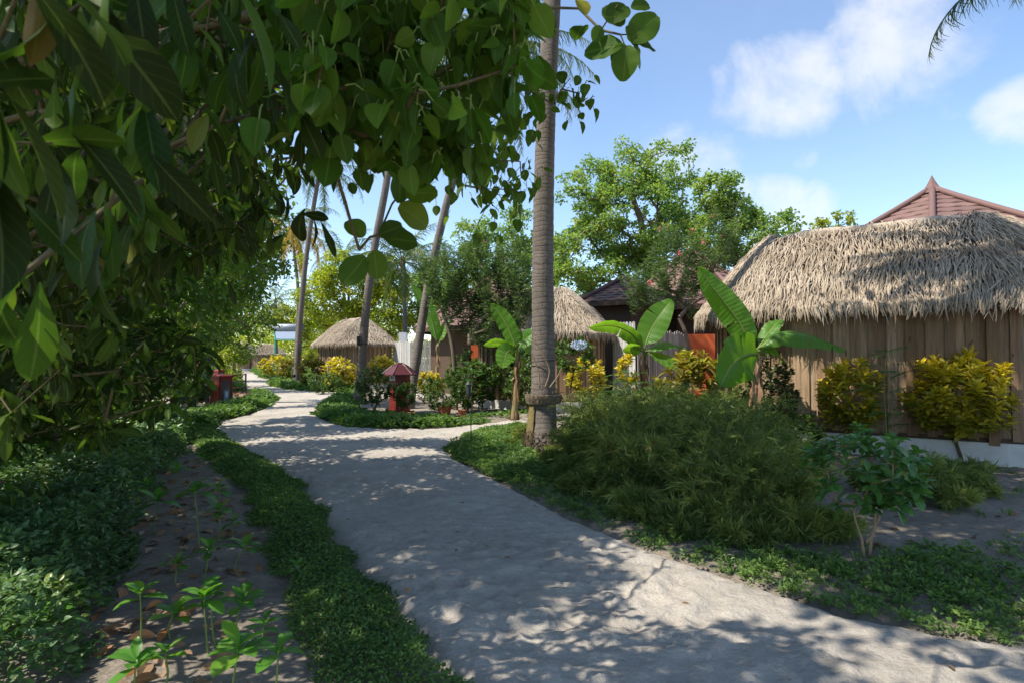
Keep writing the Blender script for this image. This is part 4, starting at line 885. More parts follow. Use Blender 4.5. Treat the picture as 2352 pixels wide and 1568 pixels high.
def in_gap(p, grow=0.0):
    x, y = sunspot(p)
    return any(((x - a) / (rx + grow))**2 + ((y - b) / (ry + grow))**2 < 1 for a, b, rx, ry in GAPS)
LR = 'trees along the left of the path'
kf = lambda p: not in_gap(p, .1)
tree('leafy tree on the left bank filling the gaps behind the nearest hanging leaves', 'hedge_tree', 'tree', [(-4.6, 4.4, 0), (-4.4, 4.5, 1.5), (-3.9, 4.6, 3)],
     [(-3.3, 4.6, 4.0, 1.3, 1.1, 1.5), (-4.4, 4.4, 2.7, 1.1, 1.1, 1.3), (-2.9, 4.7, 5.0, 1.4, 1.1, .9)], 330, 34, .28, .115, ELLH, 'mid_leaf', LR, .009, 30, keepf=kf, droop=.5, rmax=.06)
tree('dark leafy tree on the left bank, second from the camera', 'hedge_tree', 'tree', [(-5.6, 5.2, 0), (-5.4, 5.2, 1.5), (-5.2, 5.1, 3)],
     [(-5.0, 5.0, 3.2, 1.9, 2.0, 2.0), (-4.9, 4.8, 1.5, 1.3, 1.5, 1.2), (-5.6, 4.6, 5.6, 2.4, 2.4, 1.6), (-4.1, 5.6, 2.6, 1.0, 1.2, 1.4)], 520, 40, .34, .16, BIGM, 'mid_leaf', LR, .012, 31, keepf=kf, droop=.5)
tree('leafy tree on the left bank, third from the camera', 'hedge_tree', 'tree', [(-6.8, 8.2, 0), (-6.6, 8.2, 1.8), (-6.3, 8.1, 3.4)],
     [(-6.1, 8.1, 3.6, 2.2, 2.2, 2.3), (-6.5, 7.8, 1.5, 1.4, 1.6, 1.3), (-6.7, 8, 6.2, 2.6, 2.4, 1.7), (-5.0, 9, 4.4, 1.2, 1.3, 1.3)], 560, 40, .36, .15, ELL, 'mid_leaf', LR, .012, 32, keepf=kf, droop=.4)
tree('leafy tree on the left bank behind the square red bin', 'hedge_tree', 'tree', [(-9.2, 12.8, 0), (-9, 12.8, 2), (-8.6, 12.7, 4)],
     [(-8.3, 12.6, 4.3, 2.7, 2.5, 2.5), (-8.9, 12, 1.8, 1.6, 1.8, 1.5), (-9.2, 13, 7, 2.6, 2.4, 2), (-6.6, 13.2, 5.2, 1.3, 1.5, 1.4), (-6.4, 13, 3.2, .9, 1.2, 1.1)], 560, 46, .40, .14, ELL, 'mid_leaf', LR, .012, 33, keepf=kf, droop=.4)
tree('leafy tree overhanging the path bend on the left', 'hedge_tree', 'tree', [(-12.4, 18.6, 0), (-12, 18.5, 2), (-11.4, 18.3, 4)],
     [(-10.8, 18.2, 5.2, 3.3, 2.8, 2.8), (-11.2, 17.8, 1.9, 1.8, 2.0, 1.6), (-11.5, 18.5, 8.2, 3.0, 2.6, 2.2), (-8.9, 18.5, 4.2, 1.5, 1.5, 1.5), (-9.8, 19, 7.2, 1.6, 1.6, 1.5)], 520, 50, .46, .15, ELL, 'mid_leaf', LR, .013, 34, keepf=kf, droop=.3)
tree('bushy tree over the far left side of the path', 'hedge_tree', 'tree', [(-17.5, 28, 0), (-17, 28, 2), (-16.4, 28, 3.4)],
     [(-16, 28, 4.2, 3.6, 3.0, 2.8), (-17.5, 27, 1.8, 2.6, 2.4, 1.8), (-14.2, 29, 3.4, 1.9, 2, 1.8), (-17, 28, 7.5, 3.2, 3, 2)], 360, 50, .5, .17, ELL, 'mid_leaf', LR, .013, 35, droop=.3)
tree('wide green tree closing the view on the far left', 'hedge_tree', 'tree', [(-27, 40, 0), (-26, 40, 2), (-25, 40, 4)], [(-24, 40, 4.5, 4.5, 3, 3.6), (-20.5, 41, 3, 2.3, 2, 2.2), (-27, 40, 2.5, 3, 3, 2)], 260, 44, .6, .22, ELL, 'mid_leaf', LR, .013, 36)

# ------------------------------------------------------------------ foreground trees
def in_poly(px, py, poly): return sdist(np.array([(px, py)]), np.array(poly, float))[0] > 0
def region(poly, n, d0, d1, seed, mind=0.0):
    r = np.random.default_rng(seed); a = np.array(poly, float); lo, hi = a.min(0), a.max(0); out = []
    tries = 0
    while len(out) < n and tries < n * 60:
        tries += 1
        q = lo + r.random(2) * (hi - lo)
        if sdist(q[None], a)[0] <= 0: continue
        d = d0 + (d1 - d0) * r.random(); p = P(q[0], q[1], d)
        if mind and out and np.min(np.linalg.norm(np.array(out) - p, axis=1)) < mind: continue
        out.append(p)
    return np.array(out)
def rosettes(m, T, nl, size, tm, hang=.55, spread=.9, seed=1, petiole=None, jit=.03, crand=.3, upj=.45):
    r = np.random.default_rng(seed); N = len(T) * nl; k = np.tile(np.arange(nl), len(T)); a = k * 2.399 + np.repeat(r.random(len(T)) * 6.28, nl) + r.normal(0, .25, N)
    el = r.normal(-hang, .38, N); D = np.column_stack([np.cos(a) * np.cos(el) * spread, np.sin(a) * np.cos(el) * spread, np.sin(el)]); D = nrm(D)
    pos = np.repeat(T, nl, 0) + r.normal(0, jit, (N, 3)); sz = size * r.uniform(.62, 1.18, N); off = 0.0
    if petiole:
        off = petiole * r.uniform(.6, 1.3, N)
        for i in range(N):
            e = pos[i] + D[i] * off[i]; mid = (pos[i] + e) / 2 + (0, 0, .012); m.tube([pos[i], mid, e], [.0028, .0024, .002], 4, mat=1, cap=False)
        pos = pos + D * off[:, None]
    U = np.array((0, 0, 1.)) + upj * r.standard_normal((N, 3)) + .35 * np.column_stack([np.cos(a), np.sin(a), np.zeros(N)])
    m.scatter(tm, pos, D, U, sz, rand=np.clip(crand * np.repeat(r.random(len(T)), nl) + (1 - crand) * r.random(N), 0, 1))
def fg_tree(label, name, trunk, T, build, r_tip, seed, lmat, rmax=.1, sag=.08, group=None):
    root = thing(name, label, 'tree', trunk[0], group); sk = skeleton(smooth(trunk, 4), T, r_tip, expo=.42, seed=seed, r_max=rmax, sag=sag)
    m = MB(); m.tube(sk[0][0], np.maximum(sk[0][1], np.linspace(rmax * 1.5, rmax * .5, len(sk[0][0]))), 12, wob=.06)
    for p, r in sk[1:]: m.tube(p, r, 6, cap=False)
    m.build('trunk', M['twig'], root, smooth=True)
    c = MB(); build(c); c.build('crown', [M[lmat], M['stem']], root, smooth=True); return root
# nearest tree: very large hanging leaves over the upper left corner
A1 = region([(-150, -150), (760, -150), (900, 60), (760, 220), (560, 330), (420, 430), (330, 520), (-150, 640)], 110, 1.6, 2.6, 41, .13)
A2 = region([(-200, 300), (330, 420), (500, 430), (590, 490), (520, 560), (380, 620), (290, 760), (130, 930), (-200, 1000)], 190, 2.2, 3.8, 42, .15)
A3 = region([(300, -150), (1000, -150), (960, 180), (820, 330), (700, 420), (640, 520), (520, 560), (380, 480)], 170, 2.3, 3.6, 43, .15)
A4 = region([(-200, 700), (250, 780), (420, 720), (470, 800), (440, 900), (330, 960), (180, 1000), (-200, 1060)], 170, 3.0, 5.0, 44, .2)
A0 = np.array([P(*v) for v in ((60, -60, .82), (250, -40, .95), (-60, 330, .9), (120, 330, 1.0), (420, 60, 1.25), (40, 640, 1.15), (250, 480, 1.3), (520, -40, 1.2), (-40, 180, .85), (330, 230, 1.25), (560, 120, 1.5))])
def giant(m, L, tm):
    for (bx, by, tx, ty, d, dd, roll, w) in L:
        a = P(bx, by, d); v = P(tx, ty, d + dd) - a; side = np.array((math.sin(roll), -.8 * math.cos(roll), .45)); m.scatter(tm, a[None], v[None], side[None], np.array([np.linalg.norm(v)]), rand=np.array([rng.uniform(.0, .5)]), width=np.array([w * .95]))
def bA(m):
    giant(m, [(50, -60, 314, 236, .80, .06, .3, 1.0), (170, -20, 430, 264, .88, .05, -.1, 1.25), (300, -80, 352, 150, .95, 0, .6, .9), (390, -50, 425, 120, 1.1, 0, .1, 1.0), (-30, 190, 130, 170, .8, .1, .9, 1.1), (10, 200, 176, 506, .9, .05, 1.1, .6), (130, 262, 362, 492, 1.0, .1, .7, .85), (60, 470, 178, 592, 1.05, 0, .1, 1.15),
              (340, 350, 476, 498, 1.15, 0, -.2, 1.1), (232, 300, 292, 392, 1.2, .05, .3, 1.6), (500, 20, 560, 105, 1.3, 0, .2, 1.2), (600, 70, 520, 150, 1.3, .05, .6, 1.0), (640, 30, 690, 110, 1.4, 0, 0, 1.5), (690, 260, 740, 360, 1.6, 0, .1, 1.5), (790, 170, 715, 262, 1.6, 0, -.2, 1.6), (240, 560, 350, 610, 1.3, .1, .8, .8), (20, 690, 120, 780, 1.3, .1, .4, 1.0),
              (-40, 60, 60, 230, .85, 0, .2, 1.0), (120, -60, 150, 130, .95, 0, .4, .9), (210, -70, 262, 95, .9, 0, -.5, .9), (520, 640, 545, 700, 2.4, 0, .9, .8), (700, 480, 660, 560, 2.2, 0, .1, 1.6), (690, 490, 755, 500, 2.2, 0, .5, 1.6), (720, 500, 735, 575, 2.2, .1, .8, .8), (735, 505, 775, 590, 2.2, 0, .6, .7)], BIG)
    rosettes(m, A0, 4, .23, BIG, .8, .75, 51, jit=.02); rosettes(m, A1, 7, .155, BIG, .8, .8, 52); rosettes(m, A2, 9, .145, BIG, .75, .85, 53); rosettes(m, A3, 7, .14, BIG, .65, .85, 54); rosettes(m, A4, 9, .145, BIG, .35, .95, 55)
def open_(T): return np.array([p for p in T if not any(((sunspot(p)[0] - a) / (rx + .06))**2 + ((sunspot(p)[1] - b) / (ry + .06))**2 < 1 for a, b, rx, ry in GAPS[:2])])  # drops near leaf clusters that would shade the first two sunlit spots
A1, A2, A3 = open_(A1), open_(A2), open_(A3)
TA = np.vstack([A0, A1, A2, A3, A4])
fg_tree('nearest tree, very large glossy dark leaves hanging over the upper left corner', 'large_leaf_tree', [(-3.3, 1.6, -.05), (-3.2, 1.6, 1.2), (-2.95, 1.7, 2.4), (-2.7, 1.9, 3.4)], TA, bA, .0026, 61, 'big_leaf', .017)
# second tree: heart-shaped leaves on drooping twigs against the sky, unseen overhead crown shaped to shade the path
B1 = region([(640, -120), (1230, -120), (1225, 90), (1180, 240), (1120, 320), (970, 330), (870, 345), (750, 310), (690, 230)], 120, 1.5, 2.15, 71, .085)
B2 = region([(1000, 170), (1215, 150), (1225, 300), (1215, 420), (1180, 500), (1120, 480), (1040, 420), (960, 380)], 46, 3.9, 4.8, 72, .2)
B3 = np.array([P(*v) for v in ((1250, 190, 4.2), (1290, 205, 4.2), (1330, 215, 4.2), (1350, 225, 4.2), (1310, 180, 4.2), (1345, 190, 4.2), (1330, 240, 4.2), (1268, 240, 4.2), (1230, 215, 4.2))])
B4 = np.array([P(*v) for v in ((1420, 10, 2.35), (1425, 80, 2.35), (1435, 105, 2.35), (1380, 70, 2.4), (1460, 80, 2.4), (1330, 20, 2.5))])
B5 = np.array([P(*v) for v in ((900, 470, 2.3), (870, 540, 2.25), (825, 575, 2.2), (850, 545, 2.25), (930, 430, 2.4), (1000, 430, 2.5))])
r_ = np.random.default_rng(75); CAN = []  # leaf clusters added above the view for their shade
while len(CAN) < 1000:
    p = np.array((r_.uniform(-8.5, 5), r_.uniform(-2, 10), r_.uniform(6.2, 12)))
    if p[0] > -3.2 - .2 * p[1] and p[2] < 1.6 + .64 * max(p[1], 0) + .9: continue
    if p[2] > max(8.2, 1.6 + .64 * max(p[1], 0) + 3.2): continue
    if ((p[0] + .8) / 5.1)**2 + ((p[1] - 3.7) / 4.5)**2 > 1 : continue
    if in_gap(p, .22) : continue
    if fbm(np.array(p[0] * .9 + 20), np.array(p[1] * .9 + 20), 81, 2) < .33: continue
    CAN.append(p)
CAN = np.array(CAN)
def single(m, L, d, tm):
    """explicit big leaves: base pixel, tip pixel, roll"""
    for (bx, by, tx, ty, roll, dd) in L:
        a = P(bx, by, d); b = P(tx, ty, d + dd); v = b - a; side = np.array((math.sin(roll) * .6, -math.cos(roll), .35)); m.scatter(tm, a[None], v[None], side[None], np.array([np.linalg.norm(v)]), rand=np.array([rng.random()]))
def bB(m):
    rosettes(m, B1, 7, .098, HEART, .75, .75, 82, petiole=.045, jit=.04); rosettes(m, B2, 6, .105, HEART, .9, .6, 83, petiole=.05, jit=.09); rosettes(m, B3, 4, .095, HEART, .7, .7, 84, petiole=.04, jit=.05)
    single(m, [(1428, 105, 1340, 115, 0, .05), (1432, 100, 1410, 150, .5, .05), (1440, 105, 1432, 182, -.2, .0), (1455, 105, 1478, 160, .3, .1), (1445, 95, 1508, 40, .8, 0), (1450, 90, 1505, 100, .1, .1), (1430, 60, 1390, 10, 0, 0), (1440, 60, 1470, 100, .2, 0), (1400, 55, 1440, 0, 0, 0), (1450, 20, 1495, 5, .2, 0), (1380, 60, 1365, 95, .6, 0), (1340, 60, 1320, 80, .2, .1), (1345, 35, 1330, -10, .4, 0)], 2.35, ROUND)
    single(m, [(915, 475, 990, 515, 0, .05), (835, 545, 795, 500, .3, 0), (880, 545, 955, 560, 1.0, .1), (870, 540, 925, 520, .5, 0), (840, 590, 790, 655, 0, 0), (860, 575, 865, 640, .7, .05), (930, 445, 1005, 440, .1, 0), (915, 400, 925, 465, .9, 0), (805, 420, 815, 445, .2, 0)], 2.25, ROUND)
    leaf_ball(m, CAN, 40, .46, .17, SMALLR, droop=.1)
TB = np.vstack([B1, B2, B3, B4, B5, CAN])
fg_tree('heart leaved tree whose drooping twigs cross the sky beside the thick palm', 'heart_leaf_tree', [(-4.9, 2.6, -.05), (-4.8, 2.7, 2.2), (-4.6, 3.2, 4.3), (-4.3, 4.2, 6.4)], TB, bB, .0028, 62, 'heart_leaf', .10)

# ------------------------------------------------------------------ bushes
OL = 'oleander bushes'
def oleander(label, base, mid, ells, ncl, seed):
    T = ell_points(ells, ncl, .25, seed); r = np.random.default_rng(seed); root = thing('oleander_bush', label, 'bush', base, OL)
    sk = skeleton(smooth([base, mid[0], mid[1]], 4), T, .006, expo=.46, seed=seed, sag=.02, r_max=.07); m = MB()
    for p, rr in sk: m.tube(p, rr, 6, cap=False)
    m.build('trunk', M['bark'], root, smooth=True)
    n = 66; N = len(T) * n; ax = nrm(np.column_stack([r.normal(0, .35, (len(T), 2)), np.ones(len(T))])); k = r.random(N); C = np.repeat(T, n, 0) + np.repeat(ax, n, 0) * ((k - .5) * .75)[:, None] + r.normal(0, .05, (N, 3))
    a = r.random(N) * 6.28; el = r.uniform(.1, .95, N); D = np.column_stack([np.cos(a) * np.cos(el), np.sin(a) * np.cos(el), np.sin(el)])
    c = MB(); c.scatter(NARROW, C, D, rng.standard_normal((N, 3)) * .5 + (0, 0, 1), r.uniform(.11, .2, N), rand=np.clip(.6 * r.random(N) + .4 * k, 0, 1)); c.build('foliage', M['dark_leaf'], root)
    fm = MB(); I = r.choice(len(T), 9, replace=False)
    for i in I:
        d = nrm(r.standard_normal((16, 3))); fm.scatter(SMALLR, T[i] + ax[i] * .4 + d * .03, d, d[::-1], .06)
    fm.build('flowers', M['flower_pink'], root)
oleander('large dark feathery oleander with pink flowers left of the thick palm', GX(1048, 18), [P(1040, 800, 18), P(1015, 710, 18)], [E(1090, 640, 18.3, 1.2, .9, 1.2), E(1020, 640, 18, .8, .8, 1.0), E(1165, 690, 18, 1.0, .9, 1.0), E(1120, 740, 18, 1.2, .8, .6), E(1180, 620, 18.5, .7, .8, .9), E(1050, 715, 18, .6, .7, .6), E(1150, 780, 18, .9, .7, .4)], 310, 91)
oleander('feathery oleander with pink flowers left of the large thatched hut, over the low fence', GX(1590, 16.2), [P(1580, 790, 16.2), P(1560, 730, 16.2)], [E(1560, 610, 16.4, .9, .8, .9), E(1650, 560, 16.4, .6, .7, .85), E(1490, 650, 16.2, .7, .6, .6), E(1600, 680, 16.4, .8, .6, .6), E(1530, 560, 16.6, .45, .5, .6), E(1450, 690, 16.2, .4, .4, .4), E(1690, 520, 16.6, .35, .4, .6)], 120, 92)

CR = 'croton shrubs'
shrub('big golden croton standing before the large hut near the right edge', 'croton_shrub', 'shrub', G(2210, 1064), .70, 1.66, 120, 22, .165, ELLH, 'croton_leaf', CR, z0=.26, seed=101, gradient=True, rise=.2, width=.75, sr=.014)
shrub('tall narrow golden croton in front of the middle of the large hut wall', 'croton_shrub', 'shrub', G(1962, 1046), .50, 1.66, 64, 20, .16, ELLH, 'croton_leaf', CR, z0=.22, seed=102, gradient=True, rise=.2, width=.7)
shrub('golden croton cut off by the right edge of the photo', 'croton_shrub', 'shrub', G(2375, 1050), .30, 1.60, 24, 18, .2, ELLH, 'croton_leaf', CR, z0=.45, seed=103, gradient=True, rise=.2, width=.7)
shrub('dark red and green croton with a yellow top left of the first banana plant', 'croton_shrub', 'shrub', GX(1592, 11.9), .78, 1.72, 100, 18, .2, ELLH, 'croton_red', CR, z0=.2, seed=104, gradient=True, rise=.2, width=.75)
shrub('small golden croton before the whitened slat fence', 'croton_shrub', 'shrub', GX(1445, 15.6), .28, 1.75, 16, 16, .2, ELL, 'croton_leaf', CR, z0=.5, seed=105, gradient=True, width=.7)
shrub('golden croton at the foot of the half hidden thatched hut', 'croton_shrub', 'shrub', GX(1345, 15.5), .55, 1.62, 34, 16, .2, ELL, 'croton_leaf', CR, z0=.35, seed=106, gradient=True, width=.7)
shrub('bright yellow croton right of the small hut path corner, nearest the hut wall', 'croton_shrub', 'shrub', GX(782, 28.5), .85, 1.75, 60, 14, .26, ELL, 'croton_leaf', CR, z0=.12, seed=107, gradient=True, width=.8)
shrub('green and yellow croton left of the bright yellow one by the small hut', 'croton_shrub', 'shrub', GX(715, 30), .85, 1.85, 60, 14, .25, ELL, 'croton_red', CR, z0=.1, seed=108, gradient=True, width=.8)
shrub('yellow tipped croton peeping over the shrubs left of the hexagonal bin', 'croton_shrub', 'shrub', GX(878, 21), .5, 1.75, 30, 14, .22, ELL, 'croton_leaf', CR, z0=.4, seed=109, gradient=True, width=.75)
shrub('distant yellow croton at the path fork under the water heater', 'croton_shrub', 'shrub', GX(632, 46), 1.2, 1.9, 50, 12, .36, ELL, 'croton_leaf', CR, z0=.12, seed=110, gradient=True, width=.8)
shrub('distant green croton between the path fork and the bent palm', 'croton_shrub', 'shrub', GX(672, 38), 1.0, 1.9, 50, 12, .30, ELL, 'croton_red', CR, z0=.1, seed=111, gradient=True, width=.8)
SG = 'green garden shrubs'
shrub('leafy green shrub on thin stems left of the hexagonal red bin', 'garden_shrub', 'shrub', G(856, 958), .52, 1.4, 95, 13, .105, ELL, 'shrub_leaf', SG, z0=.2, seed=121)
shrub('small green shrub growing before the hexagonal red bin', 'garden_shrub', 'shrub', G(928, 957), .36, 1.0, 55, 12, .105, ELL, 'shrub_leaf', SG, z0=.25, seed=122)
shrub('rounded green bush right of the hexagonal red bin', 'garden_shrub', 'shrub', G(1018, 953), .72, 1.2, 170, 13, .085, ELL, 'shrub_leaf', SG, z0=.08, seed=123)
shrub('dark leafy bush between the garden lantern and the banana plant', 'garden_shrub', 'shrub', G(1108, 945), .62, 1.65, 95, 13, .14, ELL, 'shrub_leaf', SG, z0=.15, seed=124)
shrub('tall leafy shrub under the left oleander, behind the dark leafy bush', 'garden_shrub', 'shrub', GX(1072, 17.4), .7, 1.35, 110, 13, .12, ELL, 'shrub_leaf', SG, z0=.1, seed=151)
shrub('broad leafy shrub against the wall of the half hidden thatched hut', 'garden_shrub', 'shrub', GX(1200, 17.4), .8, 1.9, 120, 13, .13, ELL, 'shrub_leaf', SG, z0=.1, seed=152)
shrub('upright dark shrub before the brown villa wall, right of the pale fence', 'garden_shrub', 'shrub', GX(1062, 18.6), .5, 2.0, 90, 13, .13, ELL, 'shrub_leaf', SG, z0=.15, seed=154)
shrub('golden croton below the pale fence behind the rounded bush', 'croton_shrub', 'shrub', GX(990, 21), .5, 1.15, 40, 14, .2, ELL, 'croton_leaf', CR, z0=.2, seed=153, gradient=True, width=.75)
shrub('shady bush at the left foot of the thick palm, behind the side path', 'garden_shrub', 'shrub', GX(1222, 15.5), .6, 1.55, 70, 13, .13, ELL, 'shrub_leaf', SG, z0=.2, seed=125)
shrub('light green shrub at the left roadside near the rail', 'garden_shrub', 'shrub', GX(520, 33), 1.3, 3.0, 130, 14, .2, ELL, 'yel_leaf', SG, z0=.05, seed=126)
shrub('low green shrub left of the square red bin', 'garden_shrub', 'shrub', GX(436, 19.2), .62, .85, 110, 13, .12, ELL, 'under_leaf', SG, z0=.05, seed=127)
shrub('green shrub filling the gap behind the dark post box', 'garden_shrub', 'shrub', GX(425, 21), 1.2, 1.5, 120, 13, .14, ELL, 'shrub_leaf', SG, z0=.05, seed=128)
shrub('low shrub at the foot of the bent distant palm', 'garden_shrub', 'shrub', GX(745, 26.5), .8, 1.0, 80, 13, .13, ELL, 'shrub_leaf', SG, z0=.05, seed=129)
shrub('tall reddish leaved shrub against the left end of the large hut', 'garden_shrub', 'shrub', GX(1762, 9.95), .50, 1.68, 130, 14, .10, ELL, 'ixora_leaf', SG, z0=.12, seed=130, smat='bark')
shrub('small leafy shrub at the white plinth right of the banana plant', 'garden_shrub', 'shrub', GX(1835, 9.55), .36, .72, 46, 12, .11, ELL, 'shrub_leaf', SG, z0=.1, seed=131)
shrub('green bush with red flowers below the dark red croton', 'garden_shrub', 'shrub', GX(1500, 12.2), .6, 1.05, 110, 13, .10, ELL, 'shrub_leaf', SG, z0=.1, seed=132, flowers=('flower_red', 5))
shrub('pale flowered shrub showing one bluish flower head right of the thick palm', 'garden_shrub', 'shrub', GX(1318, 13.2), .5, 2.1, 46, 12, .13, ELL, 'shrub_leaf', SG, z0=.62, seed=133)
fl = MB(); c = P(1330, 792, 12.7); d = rng.standard_normal((170, 3)); pp = c + nrm(d) * (.17, .1, .09) * rng.random((170, 1))**.4; fl.scatter(SMALLR, pp, d, rng.standard_normal((170, 3)), .045)
o = fl.build('flower_head', M['flower_white'], next(o_ for o_ in bpy.data.objects if 'bluish flower head' in str(o_.get('label', ''))))
cf = shrub('glossy leaved young shrub with two bare orange brown stems at the right path edge', 'garden_shrub', 'shrub', G(1992, 1280), .46, 1.06, 62, 10, .115, ELLH, 'coffee_leaf', SG, z0=.36, seed=134, smat='pale_bark', sr=.004, lead=.42, rise=.05, droop=.35)
m = MB()
for l in ([(1985, 1280), (1978, 1235), (1962, 1180), (1968, 1120)], [(1997, 1280), (2003, 1225), (2018, 1190), (2030, 1120)], [(1990, 1245), (2006, 1220), (2010, 1170), (2000, 1110)]):
    m.tube(smooth([P(x, y, G(1992, 1280)[1]) for x, y in l], 6), np.linspace(.015, .006, 19), 8, wob=.1)
m.build('main_stems', M['pale_bark'], cf, smooth=True)
# delicate ferny plants
def ferny(label, base, Hh, n, seed, L=.42):
    r = np.random.default_rng(seed); root = thing('ferny_plant', label, 'plant', base, 'ferny plants'); st = MB(); lv = MB()
    ax = [np.array(base) + (0, 0, z) + np.array((r.normal(0, .04) * z, r.normal(0, .04) * z, 0)) for z in np.linspace(0, Hh, 6)]; ax = smooth(ax, 5); st.tube(ax, np.linspace(.012, .004, len(ax)), 5)
    for k in range(n):
        p0 = ax[int(len(ax) * (.3 + .69 * k / n))]; az = k * 2.4 + r.normal(0, .3); el = r.uniform(.1, .7); t = np.linspace(0, 1, 9)
        c = p0 + np.column_stack([np.cos(az) * t * L * math.cos(el), np.sin(az) * t * L * math.cos(el), t * L * math.sin(el) - .25 * L * t**2]); st.tube(c, .0025, 3, cap=False)
        for s in (-1, 1):
            for j in range(2, 9):
                sd = np.array((-math.sin(az) * s, math.cos(az) * s, 0)) * .9 + (c[j] - c[j - 1]) / np.linalg.norm(c[j] - c[j - 1]) * .5; q = np.linspace(.1, 1, 7)[:, None] * .11 * (1.15 - j / 10) * sd + c[j]
                for s2 in (-1, 1): lv.scatter(SMALLR, q, np.tile(sd * .4 + s2 * nrm(np.cross(sd, (0, 0, 1))) * .9, (7, 1)), (0, 0, 1), .024)
    st.build('stems', M['stem'], root); lv.build('fronds', M['fern'], root)
ferny('delicate ferny plant before the large hut wall between two golden crotons', GX(2032, 8.9), 1.72, 22, 141, .5)
ferny('delicate ferny plant over the feathery mass left of the whitened fence', GX(1430, 11.6), 1.4, 16, 142, .5)
ferny('delicate ferny plant behind the lantern, under the left oleander', GX(1085, 16.5), 1.6, 16, 143, .5)

# ------------------------------------------------------------------ banana plants
def banana_leaf(pts, hw, tilt, parent, K=30, rip=0.0, fold=.25, droopy=.0, base_w=.15):
    q = smooth(pts, 10); s = np.concatenate([[0], np.cumsum(np.linalg.norm(np.diff(q, axis=0), axis=1))]); t = np.linspace(0, 1, K + 1)
    c = np.stack([np.interp(t * s[-1], s, q[:, k]) for k in range(3)], 1); T = nrm(np.gradient(c, axis=0)); fw = np.array((0, 1., 0))
    perp = nrm(np.cross(T, fw)); Wd = nrm(perp * math.cos(tilt) + fw * math.sin(tilt)); Nn = nrm(np.cross(Wd, T)); Nn = np.where(Nn[:, 2:3] < 0, -Nn, Nn)
    cols = np.linspace(-1, 1, 11); wf = np.clip(np.sin(np.pi * np.clip(t, 0, 1)**.78), 0, 1)**.55; wf = np.where(t < .12, wf * (t / .12)**.8, wf)
    m = MB(); tone = rng.random()
    for sgn in (-1, 1):
        cuts = [0] + sorted(rng.choice(np.arange(5, K - 2), rng.integers(0, 3), replace=False).tolist()) + [K]
        for g0, g1 in zip(cuts[:-1], cuts[1:]):
            ex = rng.normal(0, .09) ; V = []; A = []; us = np.linspace(0, 1, 6)
            for i in range(g0, g1 + 1):
                for u in us:
                    ti = t[i]
                    if i == g0 and g0 > 0: ti_s = .35 * u / K
                    elif i == g1 and g1 < K: ti_s = -.35 * u / K
                    else: ti_s = 0
                    ph = math.sin(ti * 46 + sgn * u * 2.0) * .010 * u + .02 * math.sin(ti * 11 + (2 if sgn > 0 else 0)) * u; fo = fold + ex * u
                    V.append(c[i] + T[i] * ti_s * s[-1] + Wd[i] * hw * wf[i] * u * sgn * math.cos(fo) + Nn[i] * (hw * wf[i] * (u * math.sin(fo) - droopy * u * u) + ph)); A.append((u * sgn, ti, tone))
            qd = []; w = len(us)
            for i in range(g1 - g0):
                for j in range(w - 1): qd.append((i * w + j, i * w + j + 1, (i + 1) * w + j + 1, (i + 1) * w + j))
            m.add(V, qd, attr=np.array(A))
    lf = m.build('leaf_blade', M['banana'], parent, smooth=True)
    r = MB(); r.tube(c - Nn * .008, np.linspace(.018, .004, K + 1) * (hw / .2)**.5, 6); r.build('midrib', M['stem'], lf, smooth=True)
def banana(label, base, top, leaves, d, r0=.075):
    root = thing('banana_plant', label, 'banana plant', base, 'banana plants'); pts = smooth([base, (base + top) / 2 + (.02, 0, 0), top], 8)
    m = MB(); m.tube(pts, np.linspace(r0 * 1.25, r0 * .55, len(pts)), 10, wob=.08); m.build('pseudostem', M['bstem'], root, smooth=True)
    m = MB(); n = 60; k = rng.integers(0, len(pts), n); a = rng.random(n) * 6.28; m.scatter(LANCE, pts[k] + np.column_stack([np.cos(a), np.sin(a), 0 * a]) * r0 * .8, np.column_stack([np.cos(a) * .3, np.sin(a) * .3, -np.ones(n)]), np.column_stack([np.cos(a), np.sin(a), 0 * a]), rng.uniform(.15, .4, n)); hd = rng.random(3) * 6.28; m.scatter(BIG, np.repeat(pts[-3:-2], 3, 0), np.column_stack([np.cos(hd) * .28, np.sin(hd) * .28, -np.ones(3)]), np.column_stack([np.cos(hd), np.sin(hd), 0 * hd]), rng.uniform(.4, .75, 3), width=np.full(3, .8)); m.build('dry_sheaths', M['litter'], root)
    for (l, hwpx, tilt, dd, fold, dr) in leaves:
        n = len(l); P_ = [P(x, y, d + dd * i / (n - 1)) for i, (x, y) in enumerate(l)]
        s = MB(); s.tube(smooth([top - (0, 0, .25), (top + P_[0]) / 2, P_[0], P_[1]], 5), np.linspace(.026, .012, 16), 7); s.build('leaf_stalk', M['stem'], root, smooth=True)
        banana_leaf(P_, hwpx * d / FPX, tilt, root, fold=fold, droopy=dr)
banana('banana plant with a tall upright leaf before the left end of the large hut', GX(1726, 9.5), P(1736, 815, 9.5),
       [([(1730, 806), (1700, 745), (1660, 690), (1632, 655), (1604, 612)], 33, .35, -.1, .18, 0), ([(1742, 800), (1790, 768), (1865, 774), (1944, 803)], 34, 1.05, -.25, .1, .55), ([(1740, 812), (1712, 816), (1680, 840), (1655, 885)], 58, .25, -.5, .12, .15), ([(1744, 796), (1765, 765), (1785, 742), (1802, 738)], 22, .9, .3, .3, .3), ([(1745, 805), (1775, 800), (1800, 830)], 18, .8, .5, .2, .4)], 9.4)
